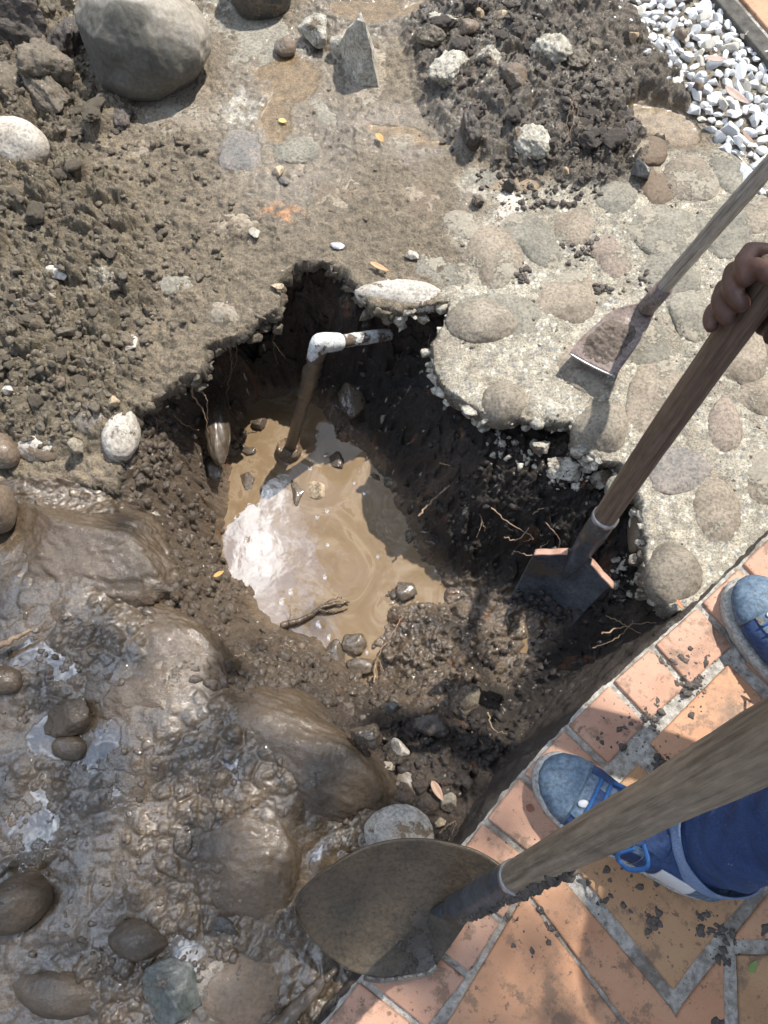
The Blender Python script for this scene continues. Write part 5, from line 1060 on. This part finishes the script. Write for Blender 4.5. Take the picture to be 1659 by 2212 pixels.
def shoe(parent, toe, heel, z0, label, flip=1):
    toe = Vector(toe); heel = Vector(heel); fwd = (toe - heel); fwd.z = 0; L = .305; fwd.normalize(); heel = toe - fwd * L; side = Vector((-fwd.y, fwd.x, 0)) * flip
    root_ = empty('sneaker', (heel.x, heel.y, z0)); root_.parent = parent; root_.location = Vector((heel.x, heel.y, z0)) - parent.location
    if label: root_['label'] = label
    W = lambda t: 1.08 * float(np.interp(t, *zip(*WT))); H = lambda t: float(np.interp(t, *zip(*HT)))
    def pt(t, a, off=0.0):
        w, h = W(t) + off, H(t) - .020 + off; ca, sa = math.cos(a), math.sin(a); y = w * math.copysign(abs(ca) ** .75, ca); z = .020 + h * abs(sa) ** .8
        tc = t + (.0 if off == 0 else off * .8 * (t - .5)); cen = .010 * math.sin(math.pi * min(1, t)) * (t > 0)
        return heel + fwd * (tc * L) + side * (y + cen) + Vector((0, 0, z + z0))
    def patch(name, t0, t1, a0, a1, off, mat, nt_=40, na=28):
        A = np.zeros((nt_, na, 3))
        for i in range(nt_):
            t = t0 + (t1 - t0) * i / (nt_ - 1)
            for j in range(na): A[i, j] = pt(t, a0 + (a1 - a0) * j / (na - 1), off)
        fq = grid_faces(nt_, na); v = A.reshape(-1, 3); o = mesh_np(name, v, fq if flip < 0 else fq[:, ::-1], mat, None, loc=tuple(v.mean(0))); o.parent = root_; o.location = Vector(v.mean(0)) - Vector((heel.x, heel.y, z0))
        md = o.modifiers.new('s', 'SOLIDIFY'); md.thickness = .0018; md.offset = 0; return o
    def add(name, v, f, mat):
        c = Vector((heel.x, heel.y, z0)); o = mesh_np(name, [Vector(p) - c for p in v], f, mat); o.parent = root_; return o
    patch('upper', .02, 1.0, 0, math.pi, 0, shoe_blue, 70, 40); patch('toe_cap', .80, 1.0, .0, math.pi, .0016, shoe_cap, 24, 36)
    patch('lace_panel', .44, .80, .95, math.pi - .95, .0018, shoe_grey); patch('tongue', .36, .74, 1.28, math.pi - 1.28, .0032, shoe_blue)
    patch('heel_counter', .02, .2, .05, math.pi - .05, .0016, shoe_grey, 14, 30); patch('side_patch', .16, .34, .1, .9, .0018, white_m, 14, 14)
    outl = []
    for s_, rng_ in ((1, np.linspace(0, 1, 44)), (-1, np.linspace(1, 0, 44))):
        for t in rng_: outl.append(heel + fwd * (t * (L + .006) - .003) + side * (s_ * (W(t) + .0035) + .010 * math.sin(math.pi * t)))
    vs = []; n = len(outl); cz = [(-.0, 1), (.003, 1.0), (.012, 1.015), (.021, 1.0), (.025, .965), (.0255, .80)]; cen = heel + fwd * L * .5
    for zz, sc in cz:
        for p in outl:
            q = cen + (Vector((p.x, p.y, 0)) - Vector((cen.x, cen.y, 0))) * sc; vs.append((q.x, q.y, z0 + zz))
    fs = [tuple(k * n + i if c == 0 else (k * n + (i + 1) % n if c == 1 else ((k + 1) * n + (i + 1) % n if c == 2 else (k + 1) * n + i)) for c in range(4)) for k in range(len(cz) - 1) for i in range(n)]
    fs.append(tuple((len(cz) - 1) * n + i for i in range(n))); fs.append(tuple(range(n))[::-1]); o = add('sole', vs, fs, sole_m)
    bm = bmesh.new(); bm.from_mesh(o.data); bmesh.ops.recalc_face_normals(bm, faces=bm.faces); bm.to_mesh(o.data); bm.free(); o.data.polygons.foreach_set('use_smooth', np.ones(len(o.data.polygons), bool))
    for k in range(6):
        t = .50 + .048 * k; pts = [pt(t, .98 + (math.pi - 1.96) * j / 10, .0048 + .0022 * math.sin(math.pi * j / 10)) for j in range(11)]; v, f = tube(pts, .0030, 8, True, .45); add('lace', v, f, lace_m)
    loop = [pt(.47, 1.4, .006), pt(.42, 1.0, .016), pt(.46, .6, .018), pt(.50, .45, .010), pt(.53, .75, .008), pt(.49, 1.2, .008)]; v, f = tube([tuple(q) for q in catmull(loop, 6, closed=False)], .0036, 8, True, .5); add('lace', v, f, lace_m)
    loop = [pt(.47, 1.7, .006), pt(.55, 2.2, .010), pt(.62, 2.35, .008), pt(.68, 2.3, .005)]; v, f = tube([tuple(q) for q in catmull(loop, 6, closed=False)], .0034, 8, True, .5); add('lace', v, f, lace_m)
    c = pt(.765, math.pi / 2 - .12, .004); v, f = ball(c, (.009, .006, .0022), 2); add('badge', v, f, white_m)
    for t_ in (.80, .795, .44): 
        pts = [pt(t_, .02 + (math.pi - .04) * j / 30, .003) for j in range(31)]; v, f = tube(pts, .0007, 5); add('stitching', v, f, shoe_cap)
    return heel, fwd
toe1 = GV(1160, 1655, PZ + .004); heel1 = GV(1442, 1838, PZ + .004); toe2 = GV(1580, 1262, PZ + .004); heel2 = GV(1800, 1560, PZ + .004)
pj = empty('person', (heel1 + heel2) / 2, 'person in blue suede sneakers and rolled dark jeans standing on the bricks', 'person')
h1, f1_ = shoe(pj, toe1, heel1, PZ + .003, None); h2, f2_ = shoe(pj, toe2, heel2, PZ + .003, None)
an1 = h1 + f1_ * .055 + Vector((.005, .030, .10)); an2 = h2 + f2_ * .055 + Vector((0, 0, .10)); hip = Vector((.80, -.06, .92)); chest = Vector((.74, -.03, 1.22)); neck = Vector((.69, .0, 1.43)); hc = Vector((.655, .02, 1.56))
k1 = an1 + Vector((.17, .085, .40)); k2 = an2 + Vector((.02, -.05, .41)); hj1 = hip + Vector((-.03, -.10, -.06)); hj2 = hip + Vector((.04, .09, -.06))
g1 = hA + hd * .86; g2 = hA + hd * 1.13; shl = chest + Vector((.02, -.17, .14)); shr = chest + Vector((-.02, .17, .14))
def elbow(s_, w_, drop=.1): return (s_ + w_) / 2 + Vector((.08, 0, -drop))
pd = Vector((1, -.2, .1)); w1_, w2_ = g1 + pd * .075, g2 + pd * .075
parts = body_parts(hip, chest, neck, hc, shl, shr, elbow(shl, w1_), elbow(shr, w2_), w1_, w2_, [([an1 - Vector((0, 0, .04)), an1 + Vector((0, 0, .06)), k1, hj1], [.022, .024, .032, .055]), ([an2 - Vector((0, 0, .04)), an2 + Vector((0, 0, .06)), k2, hj2], [.022, .024, .032, .055])])
parts += grip(g1, hd, pd, .0225, w1_) + grip(g2, hd, pd, .0225, w2_)
lightskin = skin_mat('brown skin', (.22, .12, .075), (.32, .19, .12)); remeshed('body', parts, lightskin, pj, .005, 4)
def cloth_tube(name, path, rad, mat, parent, fold=.008, sides=64, n=110, sc=14, flat=1.0, thick=.0022):
    c = catmull([tuple(p) for p in path], 14, closed=False); t = np.linspace(0, len(c) - 1, n); c = np.stack([np.interp(t, np.arange(len(c)), c[:, k]) for k in range(3)], 1); rr = np.interp(np.linspace(0, 1, n), np.linspace(0, 1, len(rad)), rad)
    v, f = tube([tuple(q) for q in c], rr, sides, False, flat); v = np.array(v); cc = np.repeat(c, sides, 0); d = v - cc; d /= np.linalg.norm(d, axis=1)[:, None]
    tt = np.repeat(np.linspace(0, 1, n), sides); q = v.copy(); q[:, 2] *= 2.4; v += d * (fold * (n3(q, sc, 8) + .5 * n3(q, sc * 2.3, 9)))[:, None]
    o = mesh_np(name, v, f, mat, parent, loc=tuple(v.mean(0))); md = o.modifiers.new('s', 'SOLIDIFY'); md.thickness = thick; md.offset = 1; return o
dj = denim_mat('dark denim', (.016, .034, .105), (.05, .09, .21)); dl = denim_mat('pale denim hem', (.13, .19, .33), (.24, .31, .45))
je = empty('jeans', hip); je.parent = pj; je.location = hip - pj.location
def child_of(o): o.location = o.location + pj.location - hip if False else o.location; return o
for an, kn, hj, fw in ((an1, k1, hj1, f1_), (an2, k2, hj2, f2_)):
    bt = an - Vector((0, 0, .072)) + Vector((.014, 0, 0)); lg = cloth_tube('leg', [bt, an + Vector((.02, 0, .03)), kn, hj + Vector((0, 0, .04))], [.050, .049, .052, .062, .074, .092, .100], dj, None, .013); lg.parent = je; lg.location = Vector(lg.location) - hip
    hm = cloth_tube('hem', [bt - Vector((0, 0, .004)), bt + Vector((.002, 0, .04)), bt + Vector((.010, 0, .085))], [.070, .070, .069], dl, None, .005, n=24, thick=.003); hm.parent = je; hm.location = Vector(hm.location) - hip
v_ = cloth_tube('seat', [hip - Vector((0, 0, .12)), hip - Vector((0, 0, .05)), hip + Vector((0, 0, .05)), hip + Vector((0, 0, .1))], [.150, .170, .165, .158], dj, None, .008, flat=.85); v_.parent = je; v_.location = Vector(v_.location) - hip
gm = simple_mat('grey cotton', (.18, .18, .19), (.26, .26, .27), 60, .9, .0006)
shirt_parts = [tub([hip - Vector((0, 0, .0)), (hip + chest) / 2, chest, chest + Vector((0, 0, .14)), neck - Vector((0, 0, .055))], [.172, .162, .178, .165, .085], 28, .74)]
for s_, w_ in ((shl, w1_), (shr, w2_)): e_ = elbow(s_, w_); shirt_parts.append(tub([chest + (s_ - chest) * .5, s_, s_ + (e_ - s_) * .62], [.075, .076, .068], 20))
remeshed('shirt', shirt_parts, gm, pj, .008, 5); hv, hf = ball(hc + Vector((.012, 0, .045)), (.088, .098, .105), 4); mesh_np('hair', hv * 1.0, hf, simple_mat('black hair', (.008, .007, .006), (.03, .025, .02), 120, .6, .003), pj, loc=tuple(hc))
# --- worker holding the square spade
pw_hip = Vector((1.26, .36, .90)); pch = Vector((1.14, .40, 1.16)); pn = Vector((1.03, .43, 1.32)); ph = Vector((.97, .45, 1.41))
pw = empty('person', (1.25, .35, PZ), 'dark-skinned worker whose hand grips the brown spade handle', 'person')
gC = P(1628, 655, .728); pdir = Vector((.92, -.20, .42)); wr = gC + Vector((.088, -.018, .030)); el = Vector((.80, .38, .77)); s1_ = pch + Vector((-.05, .16, .10)); s2_ = pch + Vector((.0, -.18, .10))
gC2 = None; el2 = Vector((.98, .10, .92)); wr2 = Vector((1.0, .12, .74))
hp2 = lambda s: (pw_hip + Vector((0, s * .09, -.04))); kn2 = lambda s: Vector((1.20, .36 + s * .12, .48)); at2 = lambda s: Vector((1.27, .36 + s * .13, PZ + .08))
parts = body_parts(pw_hip, pch, pn, ph, s1_, s2_, el, el2, wr, wr2, [([hp2(s), kn2(s), at2(s), at2(s) - Vector((0, 0, .05))], [.08, .055, .04, .038]) for s in (-1, 1)])
parts += [tub([at2(s) - Vector((0, 0, .05)), at2(s) + Vector((-.16, 0, -.055))], [.036, .030], 14) for s in (-1, 1)]
parts += grip(gC, -dn, pdir, .0215, wr, 1.12)
# relaxed second hand out of frame
fd = Vector((-.1, .02, -1)).normalized(); parts.append(tub([wr2, wr2 + fd * .05, wr2 + fd * .09], [.026, .036, .034], 14, .6))
for k in range(4): parts.append(tub([wr2 + fd * .085 + Vector((0, (k - 1.5) * .019, 0)), wr2 + fd * .12 + Vector((-.006, (k - 1.5) * .02, 0)), wr2 + fd * (.165 - .008 * abs(k - 1.4)) + Vector((-.03, (k - 1.5) * .02, 0))], [.0095, .0088, .0072], 10))
parts.append(tub([wr2 + fd * .02 + Vector((0, .02, 0)), wr2 + fd * .06 + Vector((-.01, .048, 0)), wr2 + fd * .095 + Vector((-.02, .05, 0))], [.014, .011, .008], 10))
remeshed('body', parts, skin_mat('dark brown skin', (.070, .034, .024), (.15, .078, .056)), pw, .0034, 4)
nailm = simple_mat('finger nail', (.25, .15, .12), (.34, .22, .18), 50, .4, 0)
wk = simple_mat('khaki work cloth', (.10, .095, .08), (.17, .16, .135), 30, .9, .0006)
tp = [tub([hp2(s), kn2(s), at2(s) + Vector((0, 0, .02))], [.100, .078, .068], 20) for s in (-1, 1)] + [tub([pw_hip - Vector((0, 0, .10)), pw_hip + Vector((0, 0, .09))], [.16, .165], 24, .85)]
remeshed('trousers', tp, wk, pw, .008, 5)
sp = [tub([pw_hip, (pw_hip + pch) / 2, pch, pn - Vector((-.03, 0, .06))], [.17, .165, .178, .10], 28, .76)] + [tub([pch + (a_ - pch) * .5, a_, a_ + (b_ - a_) * .55], [.075, .074, .066], 20) for a_, b_ in ((s1_, el), (s2_, el2))]
remeshed('shirt', sp, simple_mat('faded work shirt', (.16, .17, .2), (.24, .25, .28), 30, .9, .0006), pw, .008, 5)
hv, hf = ball(ph + Vector((.015, 0, .04)), (.088, .098, .10), 4); mesh_np('hair', hv, hf, simple_mat('black hair short', (.008, .007, .006), (.03, .025, .02), 120, .6, .003), pw, loc=tuple(ph))
for s in (-1, 1):
    c = at2(s) + Vector((-.075, 0, -.04)); v, f = tube([c + Vector((.10, 0, .03)), c + Vector((.07, 0, .01)), c + Vector((-.02, 0, .0)), c + Vector((-.10, 0, -.012)), c + Vector((-.125, 0, -.018))], [.045, .052, .050, .044, .02], 18); mesh_np('boot', v, f, simple_mat('rubber boot', (.02, .02, .02), (.05, .045, .04), 30, .5, .0006), pw, loc=tuple(c))

# ------------------------------------------------------------------ shade tree standing behind the patio
def tree():
    base = Vector((4.6, -.8, 0)); t = empty('tree', base, 'broad-leaved tree whose crown overhangs and shades the lower patio', 'tree')
    bark = simple_mat('bark', (.07, .055, .04), (.17, .14, .11), 14, .9, .01, stretch=(1, 1, .2)); m, nt, b = newmat('tree foliage'); n1 = noise(nt, 3, 4); nt.links.new(ramp(nt, n1, [(.3, (.035, .06, .015)), (.7, (.08, .12, .03))]), b.inputs['Base Color']); b.inputs['Roughness'].default_value = .5; b.inputs['Transmission Weight'].default_value = 0
    v, f = tube([base + Vector((0, 0, -.2)), base + Vector((0, 0, .3)), base + Vector((-.2, .1, 2.4)), base + Vector((-.7, .3, 4.6)), base + Vector((-1.5, .6, 6.4))], [.34, .24, .19, .15, .07], 20); mesh_np('trunk', v, f, bark, t, loc=tuple(base))
    rng = np.random.RandomState(9); tips = []
    for k in range(16):
        st = base + Vector((-.2, .1, 2.4)).lerp(Vector((-1.5, .6, 6.4)), rng.uniform(.25, 1)); en = Vector((rng.uniform(-.6, 5.2), rng.uniform(-3, 3.3), rng.uniform(6.2, 7.6))); mid = (st + en) / 2 + Vector((0, 0, .5)); v, f = tube([st, mid, en], [.07, .045, .015], 8); mesh_np('limb', v, f, bark, t, loc=tuple(st)); tips.append(en)
    nl = 13500; c = []
    cl = np.c_[rng.uniform(-.9, 5.4, 420), rng.uniform(-3.2, 3.45, 420), rng.uniform(6.1, 7.9, 420)]
    ed = (cl[:, 0] < -.2) & (cl[:, 1] < -1.5); cl = cl[~ed]
    ci_ = rng.randint(0, len(cl), nl); p = cl[ci_] + rng.normal(size=(nl, 3)) * np.array([.22, .22, .16]); L = rng.uniform(.05, .095, nl)
    d1 = rng.normal(size=(nl, 3)); d1[:, 2] *= .4; d1 /= np.linalg.norm(d1, axis=1)[:, None]; d2 = np.cross(d1, rng.normal(size=(nl, 3)) * .5 + np.array([0, 0, 1])); d2 /= np.linalg.norm(d2, axis=1)[:, None]
    q = np.stack([p - d1 * L[:, None], p + d2 * (L * .42)[:, None], p + d1 * L[:, None], p - d2 * (L * .42)[:, None]], 1).reshape(-1, 3); mesh_np('crown', q, np.arange(nl * 4).reshape(-1, 4), m, t, smooth=False, loc=(2.2, .2, 7))
tree()

# ------------------------------------------------------------------ bigger clods lying about
rng = random.Random(31)
cl_l = [rock_unit(700 + k, 4, **crag) for k in range(6)]
def loose(n, region, r0, r1, mat, label, group):
    protos = []
    for k in range(6):
        p, f = cl_l[k]; o = mesh_np('soil_clod', p, f, mat); protos.append(o)
    for i in range(n):
        o = protos[i] if i < 6 else protos[i % 6].copy()
        if i >= 6: COL.objects.link(o)
        while True:
            u, v, ru, rv = rng.choice(region); uu, vv = u + rng.uniform(-ru, ru), v + rng.uniform(-rv, rv)
            if h_slab(uu, vv) is not None: break
        r = r0 + (r1 - r0) * rng.random() ** 2; x, y = G(uu, vv); o.location = (float(x), float(y), slab_z(uu, vv) + r * .15); o.scale = (r * rng.uniform(.9, 1.5), r, r * rng.uniform(.5, .8)); o.rotation_euler = (rng.uniform(-.3, .3), rng.uniform(-.3, .3), rng.uniform(0, 6.3)); tag(o, label, 'soil clod', group)
loose(46, [(110, 560, 120, 220), (160, 700, 160, 140), (60, 130, 90, 90), (200, 300, 80, 60), (100, 850, 100, 60)], .009, .026, M['soil_clod'], 'brown earth clod in the spoil strewn over the left of the paving', 'brown clods in the left spoil')
loose(40, [(1150, 180, 160, 130), (1260, 280, 80, 70), (1050, 80, 100, 60)], .010, .024, M['dark_clod'], 'dark earth clod in the heap beside the white gravel', 'dark clods in the right heap')
